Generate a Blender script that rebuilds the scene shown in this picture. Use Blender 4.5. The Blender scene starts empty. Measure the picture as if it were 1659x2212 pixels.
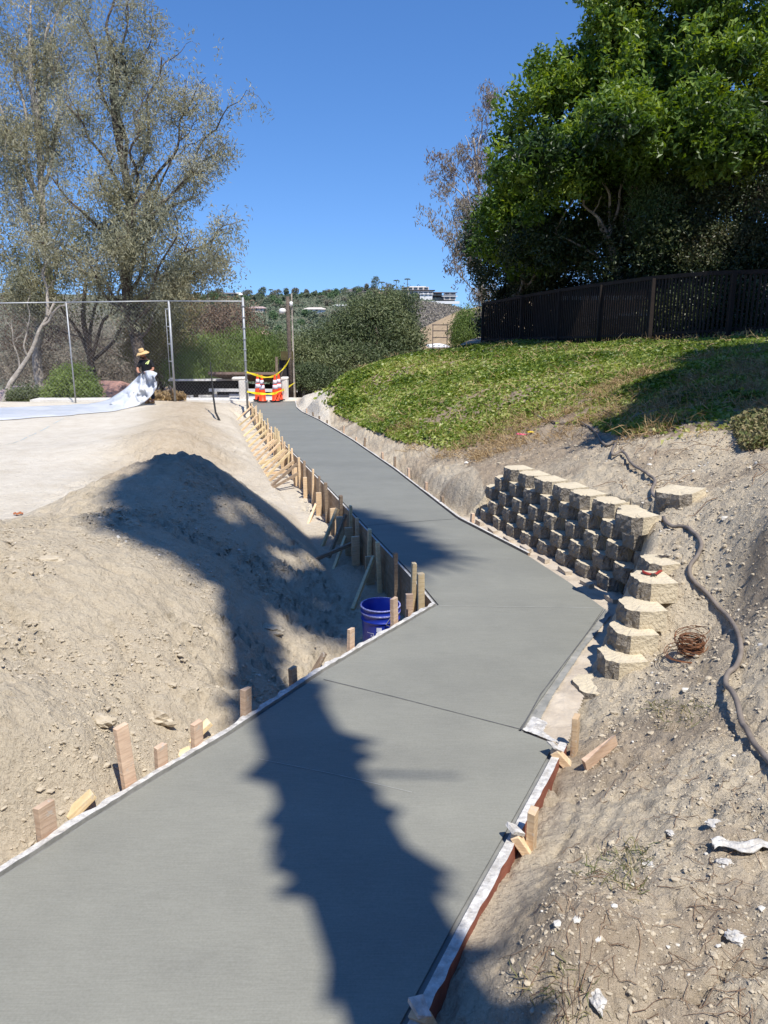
import bpy, math, random
import numpy as np
from mathutils import Vector, Matrix
R = math.radians
rng = np.random.default_rng(7)
random.seed(5)
scene = bpy.context.scene
COL = scene.collection

# ------------------------------------------------------------------ camera, sky, sun, exposure
F = 1664.0; PITCH = 14.2; CH = 2.0            # focal length in units of a 1659x2212 picture
cp, sp = math.cos(R(PITCH)), math.sin(R(PITCH))
cam = bpy.data.cameras.new('camera'); camo = bpy.data.objects.new('camera', cam); COL.objects.link(camo)
cam.sensor_fit = 'HORIZONTAL'; cam.sensor_width = 36.0; cam.lens = 36.0 * F / 1659.0
cam.clip_start = 0.05; cam.clip_end = 6000
camo.location = (0, 0, CH); camo.rotation_euler = (R(90 - PITCH), 0, 0)
scene.camera = camo
SUN_EL, SUN_AZ = 60.0, 28.0                   # azimuth: degrees to the right of straight behind the camera
sdir = Vector((math.sin(R(SUN_AZ)) * math.cos(R(SUN_EL)), -math.cos(R(SUN_AZ)) * math.cos(R(SUN_EL)), math.sin(R(SUN_EL))))
world = bpy.data.worlds.new("World"); scene.world = world; world.use_nodes = True
wn = world.node_tree.nodes; wl = world.node_tree.links; wn.clear()
sky = wn.new('ShaderNodeTexSky'); sky.sky_type = 'NISHITA'; sky.sun_disc = False
sky.sun_elevation = R(SUN_EL); sky.sun_rotation = math.atan2(sdir.x, sdir.y)
sky.altitude = 100; sky.air_density = 1.0; sky.dust_density = 0.0; sky.ozone_density = 2.6
tcw = wn.new('ShaderNodeTexCoord'); mpw = wn.new('ShaderNodeMapping'); mpw.inputs['Location'].default_value = (0, 0, .13); mpw.inputs['Scale'].default_value = (1, 1, .95)
wl.new(tcw.outputs['Generated'], mpw.inputs[0]); nvw = wn.new('ShaderNodeVectorMath'); nvw.operation = 'NORMALIZE'; wl.new(mpw.outputs[0], nvw.inputs[0]); wl.new(nvw.outputs[0], sky.inputs[0])
bg = wn.new('ShaderNodeBackground'); bg.inputs[1].default_value = 0.127
wo = wn.new('ShaderNodeOutputWorld'); hsv = wn.new('ShaderNodeHueSaturation'); hsv.inputs['Saturation'].default_value = 1.2; wl.new(sky.outputs[0], hsv.inputs['Color'])
tint = wn.new('ShaderNodeMix'); tint.data_type = 'RGBA'; tint.blend_type = 'MULTIPLY'; tint.inputs[0].default_value = 1; tint.inputs[7].default_value = (.92, 1.0, 1.19, 1)
wl.new(hsv.outputs[0], tint.inputs[6]); wl.new(tint.outputs[2], bg.inputs[0]); wl.new(bg.outputs[0], wo.inputs[0])
sl = bpy.data.lights.new('sun', 'SUN'); sl.energy = 5.0; sl.angle = R(0.53); sl.color = (1, 0.95, 0.87)
so = bpy.data.objects.new('sun', sl); COL.objects.link(so)
so.rotation_euler = sdir.to_track_quat('Z', 'Y').to_euler()
scene.view_settings.view_transform = 'Standard'; scene.view_settings.look = 'None'
scene.view_settings.gamma = 1; scene.view_settings.exposure = 0.28

# ------------------------------------------------------------------ picture <-> place
def ray(px, py):
    u = (px - 829.5) / F; v = (py - 1106.0) / F
    return u, cp - v * sp, v * cp + sp          # right, forward, down
def WY(px, py, Y):
    u, f, d = ray(px, py); t = Y / f
    return (u * t, Y, CH - d * t)
def WZ(px, py, z):
    u, f, d = ray(px, py); t = (CH - z) / d
    return (u * t, f * t, z)
PA, PB = 0.05, -0.0305                          # the slab's plane z = PA + PB*y
def zp(y): return PA + PB * y
def WP(px, py, dz=0.0):
    u, f, d = ray(px, py); t = (CH - PA - dz) / (d + PB * f)
    return (u * t, f * t, CH - d * t)
def proj(P):
    P = np.asarray(P, float); x, y, z = P[..., 0], P[..., 1], P[..., 2] - CH
    f = y * cp - z * sp; d = -(z * cp + y * sp)
    return 829.5 + F * x / f, 1106.0 + F * d / f

# ------------------------------------------------------------------ noise
def _h(ix, iy, s):
    n = (ix.astype(np.int64) * 374761393 + iy.astype(np.int64) * 668265263 + s * 1442695041) & 0xffffffff
    n = ((n ^ (n >> 13)) * 1274126177) & 0xffffffff
    return ((n ^ (n >> 16)) & 0xffff) / 65535.0
def vnoise(x, y, s=0):
    x = np.asarray(x, float); y = np.asarray(y, float)
    ix = np.floor(x); iy = np.floor(y); fx = x - ix; fy = y - iy
    fx = fx * fx * (3 - 2 * fx); fy = fy * fy * (3 - 2 * fy)
    a = _h(ix, iy, s); b = _h(ix + 1, iy, s); c = _h(ix, iy + 1, s); d = _h(ix + 1, iy + 1, s)
    return (a + (b - a) * fx) * (1 - fy) + (c + (d - c) * fx) * fy
def fbm(x, y, o=4, s=0):
    r = 0; a = 0.5; t = 0
    for i in range(o):
        r = r + a * vnoise(x, y, s + i); t += a; a *= 0.5; x = x * 2.03 + 17.1; y = y * 2.03 + 5.7
    return r / t
def sstep(a, b, x):
    t = np.clip((x - a) / (b - a), 0, 1); return t * t * (3 - 2 * t)
def inpoly(x, y, poly):
    r = np.zeros(np.shape(x), bool); n = len(poly)
    for i in range(n):
        x0, y0 = poly[i][:2]; x1, y1 = poly[(i + 1) % n][:2]
        if y0 == y1: continue
        c = ((y0 > y) != (y1 > y)) & (x < (x1 - x0) * (y - y0) / (y1 - y0) + x0)
        r ^= c
    return r
def dseg(x, y, pts, closed=False):
    d = np.full(np.shape(x), 1e9); n = len(pts)
    for i in range(n if closed else n - 1):
        x0, y0 = pts[i][:2]; x1, y1 = pts[(i + 1) % n][:2]
        dx, dy = x1 - x0, y1 - y0; L = dx * dx + dy * dy + 1e-12
        t = np.clip(((x - x0) * dx + (y - y0) * dy) / L, 0, 1)
        d = np.minimum(d, np.hypot(x - x0 - t * dx, y - y0 - t * dy))
    return d

# ------------------------------------------------------------------ outlines of the slab (picture -> slab plane)
left_near = [WP(-700, 2330), WP(-300, 2080), WP(0, 1888), WP(300, 1698), WP(500, 1580), WP(700, 1446), WP(941, 1306)]
left_far = [WP(941, 1306), WP(905, 1262), WP(868, 1222), WP(815, 1167), WP(760, 1108), WP(700, 1045), WP(640, 985), WP(590, 934), WP(556, 890), WP(541, 868)]
right_far = [WP(1310, 1315), WP(1230, 1255), WP(1140, 1197), WP(990, 1120), WP(850, 1012), WP(760, 950), WP(690, 908), WP(652, 890), WP(640, 880), WP(637, 866)]
notch = [WP(1208, 1606), WP(1130, 1577), WP(1200, 1478)]
right_near = [WP(640, 2700), WP(880, 2215), WP(1000, 1985), WP(1100, 1806), WP(1208, 1606)]
slab_poly = left_near + left_far[1:] + right_far[::-1] + notch[::-1] + right_near[::-1][1:]
foot_poly = [WP(1120, 1572), WP(1212, 1610), WP(1240, 1530), WP(1262, 1470), WP(1300, 1400), WP(1338, 1335), WP(1352, 1286), WP(1300, 1250),
             WP(1180, 1183), WP(1060, 1118), WP(1030, 1108), WP(985, 1116), WP(1140, 1200), WP(1300, 1315)]

# ------------------------------------------------------------------ terrain height
cps = []
def c(px, py, Y=None, z=None, dz=None):
    cps.append(WY(px, py, Y) if Y is not None else WZ(px, py, z) if z is not None else WP(px, py, dz))
def w3(x, y, z): cps.append((x, y, z))
def plat(y): return 0.35 - 0.042 * y
for x, y in [(-5, 8.2), (-8, 8.5), (-4.2, 12), (-8, 12), (-5.3, 18), (-9, 18), (-9, 25), (-6.6, 25), (-3.6, 9.8), (-9, 5), (-3.55, 7.6), (-3.3, 8.7), (-3.9, 6.6), (-5, 6.6)]: w3(x, y, plat(y))
for a in [(0, 1127, 5.6), (100, 1118, 6.3), (200, 1052, 7.3), (300, 1003, 7.9), (400, 978, 8.5), (375, 930, 13), (388, 898, 17), (405, 868, 22), (330, 868, 24.5)]: c(*a)
[w3(a, b, c_) for a, b, c_ in ((-5.9, 19, -.42), (-7.0, 22, -.58), (-5.45, 17, -.34), (-4.75, 14, -.18), (-4.3, 12, -.12), (-6.9, 24.6, -.68))]; w3(-4.4, 5.0, .55); w3(-6.5, 4.5, .5); w3(-5, 2, .35)
for a in [(690, 1120), (640, 1062), (605, 1020), (572, 968), (538, 915), (735, 1200), (770, 1270), (722, 1330)]: c(*a, dz=-.42)
for px, py, dz in [(820, 1330, -.42), (700, 1390, -.34), (600, 1485, -.24), (640, 1440, -.3), (540, 1545, -.18), (300, 1690, -.13), (100, 1812, -.1), (0, 1870, -.08), (-200, 1990, -.05)]: c(px, py, dz=dz)
for px, py, z in [(330, 1330, .22), (250, 1230, .40), (100, 1480, .26), (0, 1600, .26), (200, 1620, .06), (430, 1440, -.02), (-200, 1500, .4), (500, 1290, .0)]: c(px, py, z=z)
w3(-3.9, 25.5, -.74); w3(-3, 27, -.78); w3(-1, 27.5, -.6)
# right of the slab
for px, py, dz in [(1236, 1655, -.045), (1135, 1880, -.045), (1005, 2120, -.04), (1290, 1560, -.04)]: c(px, py, dz=dz)
for px, py, z in [(1340, 1690, .0), (1450, 1720, .1), (1240, 1910, .05), (1260, 2060, .10), (1330, 2180, .02), (1659, 2200, .12), (1659, 1900, .2), (1659, 1640, .26),
                  (1400, 1560, .04), (1480, 1405, .12), (1420, 1440, .06), (1600, 1300, .38), (1500, 1145, .58), (1460, 1088, .60), (1659, 1180, .72), (1430, 1230, .40), (1380, 1118, .52), (1230, 1062, .40), (1310, 1045, .5)]: c(px, py, z=z)
for px, py, Y in [(1080, 1050, 8.7), (1000, 1045, 9.4), (1050, 1000, 10.5), (1200, 1000, 9), (1200, 950, 10.5), (1100, 958, 11.5), (1350, 950, 8.5), (1500, 900, 8.5), (1500, 1000, 6.8), (1659, 900, 8.2),
                  (1500, 800, 12.2), (1300, 850, 12.5), (1500, 737, 17.8), (1659, 725, 17), (1270, 745, 22), (1000, 960, 12.4), (1000, 850, 15.8), (1000, 772, 21.5), (1040, 748, 27), (900, 900, 15),
                  (750, 812, 22), (860, 775, 22), (700, 848, 22), (650, 864, 24), (800, 900, 17.5), (900, 850, 17.5)]: c(px, py, Y=Y)
for px, py in [(920, 1052), (800, 960), (715, 905), (665, 880), (1010, 1105)]: c(px, py, dz=.02)
w3(2.0, 0.5, .1); w3(3.5, 1, .3); w3(0, -2, 0.0); w3(-2, -2, .2); w3(9, 8, 1.2); w3(11, 14, 1.7); w3(11, 27, 1.6); w3(1, 27.5, .3)
CP = np.array(cps)
def _k(r2): return 0.5 * r2 * np.log(r2 + 1e-9)
_n = len(CP); _A = np.zeros((_n + 3, _n + 3))
_D = (CP[:, None, 0] - CP[None, :, 0]) ** 2 + (CP[:, None, 1] - CP[None, :, 1]) ** 2
_A[:_n, :_n] = _k(_D) + np.eye(_n) * 0.004
_A[:_n, _n] = 1; _A[:_n, _n + 1:] = CP[:, :2]; _A[_n, :_n] = 1; _A[_n + 1:, :_n] = CP[:, :2].T
_S = np.linalg.solve(_A, np.concatenate([CP[:, 2], [0, 0, 0]]))
def tps(x, y):
    r = _S[_n] + _S[_n + 1] * x + _S[_n + 2] * y
    for i in range(_n): r = r + _S[i] * _k((x - CP[i, 0]) ** 2 + (y - CP[i, 1]) ** 2)
    return r
SP = [(p[0], p[1]) for p in slab_poly]; FP = [(p[0], p[1]) for p in foot_poly]
def _back(a, b, k):
    dx, dy = b[0] - a[0], b[1] - a[1]; L = math.hypot(dx, dy); nx_, ny_ = -dy / L, dx / L
    if nx_ < 0: nx_, ny_ = -nx_, -ny_
    return (nx_ * k, ny_ * k)
_wb = [WP(1352, 1286), WP(1300, 1250), WP(1180, 1183), WP(1060, 1118), WP(1030, 1108)]; _bk = _back(_wb[0], _wb[3], .23)
FT = [(p[0], p[1]) for p in foot_poly[:6]] + [(_wb[0][0] + .20, _wb[0][1] - .10), (_wb[0][0] + .23, _wb[0][1] + .12)] + [(p[0] + _bk[0], p[1] + _bk[1]) for p in _wb[1:]] + [(p[0], p[1]) for p in foot_poly[11:]]
GUL = [WP(1010, 1085, .1), WP(955, 1052, .1), WP(915, 1020, .1), WP(880, 995, .1), WP(850, 985, .1)]
gbx, gby, _ = WZ(1250, 2030, .12)
def H(x, y, detail=True):
    x = np.asarray(x, float); y = np.asarray(y, float)
    xc = np.clip(x, -9, 11); yc = np.clip(y, -1.5, 27.5)
    z = np.clip(tps(xc, yc), -1.3, 2.2)
    # bank, valley beyond
    st = 26.8 + 9 * sstep(1.5, 4.5, x)
    z = z - 3.4 * sstep(0, 6, y - st) - 9 * sstep(10, 90, y - st) + 0.0 * x
    if detail:
        near = 1 - sstep(10, 40, np.hypot(x, y))
        platm = sstep(-.4, .4, (-2.7 - .13 * y + .0) - x) * sstep(6, 9, y)
        amp = (1 - .8 * platm)
        right = sstep(0.2, 1.0, x - .1 * y + .3) if False else sstep(.3, 1.2, x)
        z = z + amp * .05 * (fbm(x * 1.3, y * 1.3, 3, 3) - .5) + amp * near * .045 * (fbm(x * 5, y * 5, 4, 9) - .5)
        z = z + right * near * .045 * (fbm(x * 14, y * 14, 3, 21) - .5) + near * amp * .022 * (fbm(x * 30, y * 30, 2, 31) - .5)
        z = z + (1 - right) * (y > 5.5) * .03 * (vnoise(y * 5 + x * 1.5, x * .7, 61) - .5 + .5 * (vnoise(y * 13 + x * 4, x * 1.2, 62) - .5)) * sstep(-6, -2, -np.abs(x + .13 * (y - 8) + 1.6) * 3)
        z = z + near * amp * .022 * (1 - np.abs(fbm(x * 19, y * 19, 3, 91) - .5) * 4)
        z = z + near * right * .05 * (np.abs(fbm(x * 6, y * 6, 4, 57) - .5) * 2) ** 1.2 * sstep(.4, .6, fbm(x * 1.5, y * 1.5, 3, 58))
        z = z + .09 * np.exp(-((x - gbx) ** 2 / .05 + (y - gby) ** 2 / .09)) * (.6 + .8 * fbm(x * 7, y * 7, 3, 51))
        rg = np.abs(fbm(x * 1.8 + 9, y * 1.8, 4, 88) - .5)
        z = z - near * (1 - platm) * .035 * np.exp(-(rg / .012) ** 2) * sstep(.45, .6, fbm(x * .9, y * .9 + 3, 3, 89))
        cl = fbm(x * 2.6 + 3, y * 2.6, 4, 41)       # broken, clodded ledges of the near bank
        z = z + near * (1 - right) * (1 - platm) * .55 * (np.floor(cl * 8 + .35 * fbm(x * 9, y * 9, 2, 4)) / 8 - cl) * sstep(.44, .56, fbm(x * 1.1 + 7, y * 1.1, 3, 19)) * sstep(-.1, .2, -x)
        # raked furrows down the long bank
        fm = sstep(6.5, 8, y) * (1 - sstep(-2.7, -.4, x + .13 * (y - 8) + .9)) if False else 0
    d = dseg(x, y, SP, True); ins = inpoly(x, y, SP)
    s = np.where(ins, -d, d)
    base = PA + PB * y
    # bring the soil down beside the slab and bury it below
    lf = dseg(x, y, left_far)
    capl = base - .43 + np.maximum(0, lf - .42) * .93; z = np.where((x < .7) & (y > 4.6) & (y < 25) & (lf < 2.2), np.minimum(z, capl + .02 * (fbm(x * 4, y * 4, 3, 71) - .5)), z)
    tgt = base - .045 - .4 * (lf < .6) * sstep(.55, .1, np.abs(lf)) * (x < -.0)
    k = 1 - sstep(.02, .30, s)
    low = np.minimum(z, base - .03)
    z = np.where(s < .3, z * (1 - k) + low * k, z)
    z = np.where(s < .0, base - .16, z)
    f = inpoly(x, y, FT); z = np.where(f, base - .10, z)
    g = dseg(x, y, GUL); z = z - .16 * np.exp(-(g / .13) ** 2) * (.5 + fbm(x * 6, y * 6, 3, 5)) * (~ins)
    return z
def Hs(x, y): return float(H(np.array([x]), np.array([y]))[0])
def WT(px, py, dz=0.0):
    u, f, d = ray(px, py)
    t = np.concatenate([np.arange(1.0, 14, .03), np.arange(14, 40, .1)])
    z = H(u * t, f * t, True) + dz; rz = CH - d * t
    i = np.argmax(rz < z)
    if not (rz < z).any(): i = len(t) - 1
    if i > 0:
        a = (rz[i - 1] - z[i - 1]); b = (rz[i] - z[i]); k = a / (a - b + 1e-9); tt = t[i - 1] + k * (t[i] - t[i - 1])
    else: tt = t[0]
    return (u * tt, f * tt, CH - d * tt)

# ------------------------------------------------------------------ materials
def nodes(name):
    m = bpy.data.materials.new(name); m.use_nodes = True; n = m.node_tree.nodes; l = m.node_tree.links
    return m, n, l, n['Principled BSDF']
def noise_n(n, l, vec, scale, detail=5, rough=.6):
    t = n.new('ShaderNodeTexNoise'); t.inputs['Scale'].default_value = scale; t.inputs['Detail'].default_value = detail; t.inputs['Roughness'].default_value = rough
    if vec: l.new(vec, t.inputs['Vector'])
    return t.outputs['Fac']
def ramp(n, l, fac, stops):
    r = n.new('ShaderNodeValToRGB'); e = r.color_ramp.elements
    e[0].position = stops[0][0]; e[0].color = (*stops[0][1], 1); e[1].position = stops[-1][0]; e[1].color = (*stops[-1][1], 1)
    for p, col in stops[1:-1]:
        q = e.new(p); q.color = (*col, 1)
    l.new(fac, r.inputs[0]); return r.outputs[0]
def mixc(n, l, fac, a, b, mode='MIX'):
    m = n.new('ShaderNodeMix'); m.data_type = 'RGBA'; m.blend_type = mode
    for inp, v in ((m.inputs[0], fac), (m.inputs[6], a), (m.inputs[7], b)):
        if isinstance(v, (int, float)): inp.default_value = v
        elif isinstance(v, tuple): inp.default_value = (*v, 1)
        else: l.new(v, inp)
    return m.outputs[2]
def bump(n, l, b, h, strength=.4, dist=.02, prev=None):
    q = n.new('ShaderNodeBump'); q.inputs['Strength'].default_value = strength; q.inputs['Distance'].default_value = dist
    l.new(h, q.inputs['Height'])
    if prev is not None: l.new(prev, q.inputs['Normal'])
    if b is not None: l.new(q.outputs[0], b.inputs['Normal'])
    return q.outputs[0]
def simple(name, col, col2=None, scale=8, rough=.8, bstr=.25, bscale=40, bdist=.01, metal=0, spec=.3):
    m, n, l, b = nodes(name); g = n.new('ShaderNodeTexCoord').outputs['Object']
    col2 = col2 or tuple(v * .7 for v in col)
    f = noise_n(n, l, g, scale); l.new(ramp(n, l, f, [(.3, col2), (.68, col)]), b.inputs['Base Color'])
    b.inputs['Roughness'].default_value = rough; b.inputs['Metallic'].default_value = metal; b.inputs['Specular IOR Level'].default_value = spec
    if bstr: bump(n, l, b, noise_n(n, l, g, bscale), bstr, bdist)
    return m
def foliage(name, cols, trans=.3, gloss=.35, rough=.45):
    m, n, l, b = nodes(name)
    a = n.new('ShaderNodeAttribute'); a.attribute_name = 'rnd'
    cr = ramp(n, l, a.outputs['Fac'], [(i / (len(cols) - 1), cc) for i, cc in enumerate(cols)])
    l.new(cr, b.inputs['Base Color']); b.inputs['Roughness'].default_value = rough; b.inputs['Specular IOR Level'].default_value = gloss
    if trans:
        t = n.new('ShaderNodeBsdfTranslucent'); hs = n.new('ShaderNodeHueSaturation'); hs.inputs['Saturation'].default_value = 1.15; hs.inputs['Value'].default_value = 1.5; hs.inputs['Hue'].default_value = .485
        l.new(cr, hs.inputs['Color']); l.new(hs.outputs[0], t.inputs[0])
        mx = n.new('ShaderNodeMixShader'); mx.inputs[0].default_value = trans; l.new(b.outputs[0], mx.inputs[1]); l.new(t.outputs[0], mx.inputs[2])
        l.new(mx.outputs[0], n['Material Output'].inputs[0])
    return m
def wood(name, ca, cb, scale=(3, 3, 30), along='Z', rough=.75):
    m, n, l, b = nodes(name); g = n.new('ShaderNodeTexCoord').outputs['Object']
    mp = n.new('ShaderNodeMapping'); l.new(g, mp.inputs[0])
    mp.inputs['Scale'].default_value = scale
    f = noise_n(n, l, mp.outputs[0], 3, 6, .65); f2 = noise_n(n, l, g, 6)
    cc = ramp(n, l, f, [(.32, ca), (.62, cb)])
    oi = n.new('ShaderNodeObjectInfo'); hs = n.new('ShaderNodeHueSaturation'); mr = n.new('ShaderNodeMapRange')
    mr.inputs[3].default_value = .75; mr.inputs[4].default_value = 1.15; l.new(oi.outputs['Random'], mr.inputs[0]); l.new(mr.outputs[0], hs.inputs['Value'])
    l.new(mixc(n, l, .25, cc, ramp(n, l, f2, [(.35, tuple(v * .5 for v in ca)), (.6, cb)])), hs.inputs['Color']); sp_n = ramp(n, l, noise_n(n, l, g, 22, 5, .7), [(.58, (0, 0, 0)), (.66, (.6, .6, .6))]); l.new(mixc(n, l, sp_n, hs.outputs[0], (.50, .48, .43)), b.inputs['Base Color'])
    b.inputs['Roughness'].default_value = rough; bump(n, l, b, f, .45, .006)
    return m

def ground_mat():
    m, n, l, b = nodes('soil'); g = n.new('ShaderNodeTexCoord').outputs['Object']
    a = n.new('ShaderNodeAttribute'); a.attribute_name = 'zone'; sx = n.new('ShaderNodeSeparateColor'); l.new(a.outputs['Color'], sx.inputs[0])
    n1 = noise_n(n, l, g, 1.1, 8, .65); n2 = noise_n(n, l, g, 9, 8, .7); n3 = noise_n(n, l, g, 70, 4, .7); n4 = noise_n(n, l, g, 3.2, 9, .75)
    dirt = mixc(n, l, .5, ramp(n, l, n1, [(.3, (.47, .39, .28)), (.65, (.59, .505, .375))]), ramp(n, l, n2, [(.28, (.34, .27, .185)), (.45, (.53, .45, .33)), (.72, (.66, .58, .44))]))
    dirt = mixc(n, l, .35, dirt, ramp(n, l, n3, [(.3, (.33, .27, .195)), (.65, (.60, .53, .41))]))
    sand = mixc(n, l, .5, ramp(n, l, n1, [(.3, (.60, .54, .44)), (.65, (.68, .625, .53))]), ramp(n, l, n4, [(.35, (.55, .48, .38)), (.6, (.71, .655, .555))]))
    brown = mixc(n, l, .5, ramp(n, l, n2, [(.3, (.16, .115, .08)), (.7, (.40, .31, .22))]), ramp(n, l, n4, [(.35, (.18, .135, .095)), (.65, (.42, .33, .24))]))
    tan = mixc(n, l, .5, ramp(n, l, n4, [(.35, (.36, .28, .19)), (.65, (.54, .455, .34))]), ramp(n, l, n2, [(.3, (.36, .285, .2)), (.7, (.58, .49, .37))]))
    cc = mixc(n, l, sx.outputs[0], dirt, sand); cc = mixc(n, l, sx.outputs[1], cc, brown); cc = mixc(n, l, sx.outputs[2], cc, tan)
    l.new(cc, b.inputs['Base Color']); b.inputs['Roughness'].default_value = .95; b.inputs['Specular IOR Level'].default_value = .1
    p = bump(n, l, None, n2, .8, .06); p = bump(n, l, None, n3, .7, .016, p)
    vo = n.new('ShaderNodeTexVoronoi'); vo.inputs['Scale'].default_value = 28; l.new(g, vo.inputs['Vector'])
    bump(n, l, b, vo.outputs[0], .4, .02, p)
    return m
def concrete_mat():
    m, n, l, b = nodes('fresh_concrete'); g = n.new('ShaderNodeTexCoord').outputs['Object']
    mp = n.new('ShaderNodeMapping'); mp.inputs['Scale'].default_value = (.5, 1.6, 1); mp.inputs['Rotation'].default_value = (0, 0, R(-30)); l.new(g, mp.inputs[0])
    n1 = noise_n(n, l, mp.outputs[0], 1.2, 4, .5); n2 = noise_n(n, l, g, 120, 3, .6); n3 = noise_n(n, l, g, 4, 6, .6)
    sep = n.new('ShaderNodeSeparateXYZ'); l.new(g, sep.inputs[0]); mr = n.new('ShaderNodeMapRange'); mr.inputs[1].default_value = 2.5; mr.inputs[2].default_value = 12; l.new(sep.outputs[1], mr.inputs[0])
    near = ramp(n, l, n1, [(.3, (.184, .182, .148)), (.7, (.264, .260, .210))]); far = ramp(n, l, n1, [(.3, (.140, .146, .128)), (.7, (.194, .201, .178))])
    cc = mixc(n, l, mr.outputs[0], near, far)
    cc = mixc(n, l, .32, cc, ramp(n, l, n3, [(.35, (.185, .18, .150)), (.65, (.25, .243, .200))]))
    cc = mixc(n, l, .12, cc, ramp(n, l, n2, [(.3, (.15, .15, .14)), (.7, (.5, .5, .47))]))
    l.new(cc, b.inputs['Base Color']); b.inputs['Roughness'].default_value = .62; b.inputs['Specular IOR Level'].default_value = .25
    sp_ = ramp(n, l, noise_n(n, l, g, 38, 6, .75), [(.66, (0, 0, 0)), (.74, (.35, .35, .35))]); cc = mixc(n, l, sp_, cc, (.42, .41, .37))
    mp3 = n.new('ShaderNodeMapping'); mp3.inputs['Scale'].default_value = (3, 70, 1); mp3.inputs['Rotation'].default_value = (0, 0, R(33)); l.new(g, mp3.inputs[0]); br_ = noise_n(n, l, mp3.outputs[0], 3, 3, .5)
    cc = mixc(n, l, .10, cc, ramp(n, l, br_, [(.35, (.12, .12, .11)), (.65, (.36, .36, .32))])); l.new(cc, b.inputs['Base Color'])
    p = bump(n, l, None, n2, .10, .002); p = bump(n, l, None, br_, .12, .003, p); bump(n, l, b, n3, .06, .01, p)
    return m
M = {}
M['ground'] = ground_mat(); M['conc'] = concrete_mat()
M['lip'] = simple('edge_concrete', (.25, .25, .235), (.17, .17, .16), 12)
M['joint'] = simple('joint_line', (.13, .13, .125), (.08, .08, .08), 20)
M['foot'] = simple('rough_footing', (.55, .475, .375), (.40, .335, .26), 7, .95, .6, 30, .02)
M['wet'] = simple('smeared_cement', (.33, .32, .29), (.2, .2, .18), 9, .8, .4, 40, .01)
M['white'] = simple('dried_cement', (.72, .70, .66), (.36, .34, .31), 26, .9, .7, 45, .02)
M['block'] = simple('block_concrete', (.66, .575, .42), (.50, .43, .31), 5, .95, .8, 40, .02)
M['split'] = simple('shaded_split_face', (.36, .32, .265), (.20, .175, .145), 14, .95, 1.0, 28, .05)  # split fronts, coloured darker to carry the shade on the wall face
M['walk'] = simple('pale_sidewalk', (.75, .72, .66), (.62, .59, .53), 3, .9, .2)
M['wood'] = wood('form_lumber', (.60, .40, .22), (.82, .62, .40))
M['woodp'] = wood('pink_lumber', (.54, .36, .24), (.76, .56, .40))
M['woody'] = wood('yellow_lumber', (.66, .48, .24), (.88, .70, .42))
M['woodg'] = wood('weathered_lumber', (.17, .12, .08), (.36, .27, .19))
M['ply'] = wood('plywood', (.30, .19, .10), (.52, .36, .22), (1, 1, 6))
M['red'] = simple('red_painted_board', (.30, .11, .07), (.19, .06, .04), 8, .8, .5, 50)
M['hose'] = simple('hose_rubber', (.24, .205, .175), (.15, .125, .105), 12, .7)
M['rust'] = simple('rusty_wire', (.30, .13, .06), (.10, .05, .03), 30, .7, metal=.3)
M['steel'] = simple('galvanised_steel', (.42, .43, .44), (.30, .31, .32), 6, .5, .1, metal=.4)
M['wire'] = simple('fence_wire', (.33, .33, .33), (.24, .24, .24), 6, .6, 0, metal=.3)
M['plastic'] = None
M['blue'] = simple('blue_bucket_plastic', (.015, .045, .42), (.012, .03, .30), 10, .3, .1, spec=.5)
M['scuff'] = simple('cement_scuffs', (.55, .58, .80), (.05, .06, .5), 60, .7)
M['ink'] = simple('white_print', (.72, .75, .85), (.6, .63, .8), 30, .6, 0)
M['orange'] = simple('cone_orange', (.95, .085, .02), (.85, .06, .015), 5, .45, 0, spec=.4)
M['reflect'] = simple('white_collar', (.85, .78, .86), (.7, .62, .72), 5, .4, 0)
M['rubber'] = simple('black_rubber', (.03, .03, .03), (.015, .015, .015), 10, .7)
M['tape'] = simple('caution_tape', (.85, .72, .03), (.8, .6, .02), 10, .4, 0)
M['bark'] = simple('bark', (.17, .135, .11), (.07, .055, .045), 4, .95, .9, 14, .06)
M['barkp'] = simple('pale_bark', (.52, .47, .40), (.26, .22, .18), 4, .95, .7, 12, .05)
M['barkg'] = simple('grey_smooth_bark', (.34, .30, .25), (.2, .17, .14), 3, .9, .4, 14, .03)
M['fence'] = simple('dark_stained_wood', (.032, .023, .019), (.018, .013, .011), 6, .8, .4, 30)
M['roof_red'] = simple('clay_roof', (.46, .27, .22), (.32, .18, .15), 6, .9, .5, 30, .05)
M['roof_pink'] = simple('pink_roof', (.52, .40, .36), (.40, .29, .26), 6, .9, .5, 20, .05)
M['roof_brown'] = simple('brown_roof', (.24, .17, .14), (.17, .12, .10), 3, .9, .2)
M['roof_grey'] = simple('grey_shingle', (.17, .155, .15), (.1, .09, .09), 6, .9, .4, 18, .04)
M['stucco'] = simple('stucco', (.70, .62, .54), (.60, .52, .45), 4, .95, .2)
M['pinkst'] = simple('pink_stucco', (.62, .47, .41), (.52, .38, .33), 4, .95, .2)
M['wpaint'] = simple('white_paint', (.80, .79, .77), (.7, .69, .67), 4, .7, 0)
M['glass'] = simple('dark_glass', (.05, .06, .07), (.03, .035, .04), 2, .15, 0, spec=.6)
M['dark'] = simple('dark_shed', (.045, .04, .04), (.02, .02, .02), 4, .8)
M['skin'] = simple('skin', (.50, .26, .17), (.42, .20, .13), 6, .6, 0)
M['shirt'] = simple('black_cotton', (.018, .02, .024), (.010, .011, .014), 12, .9, .3, 20, .02)
M['jeans'] = simple('navy_denim', (.025, .035, .055), (.014, .02, .035), 20, .9, .3, 20, .02)
M['straw'] = simple('straw', (.74, .52, .25), (.55, .36, .16), 40, .8, .5, 80)
M['boot'] = simple('tan_boot', (.36, .22, .10), (.25, .15, .07), 20, .8)
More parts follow.
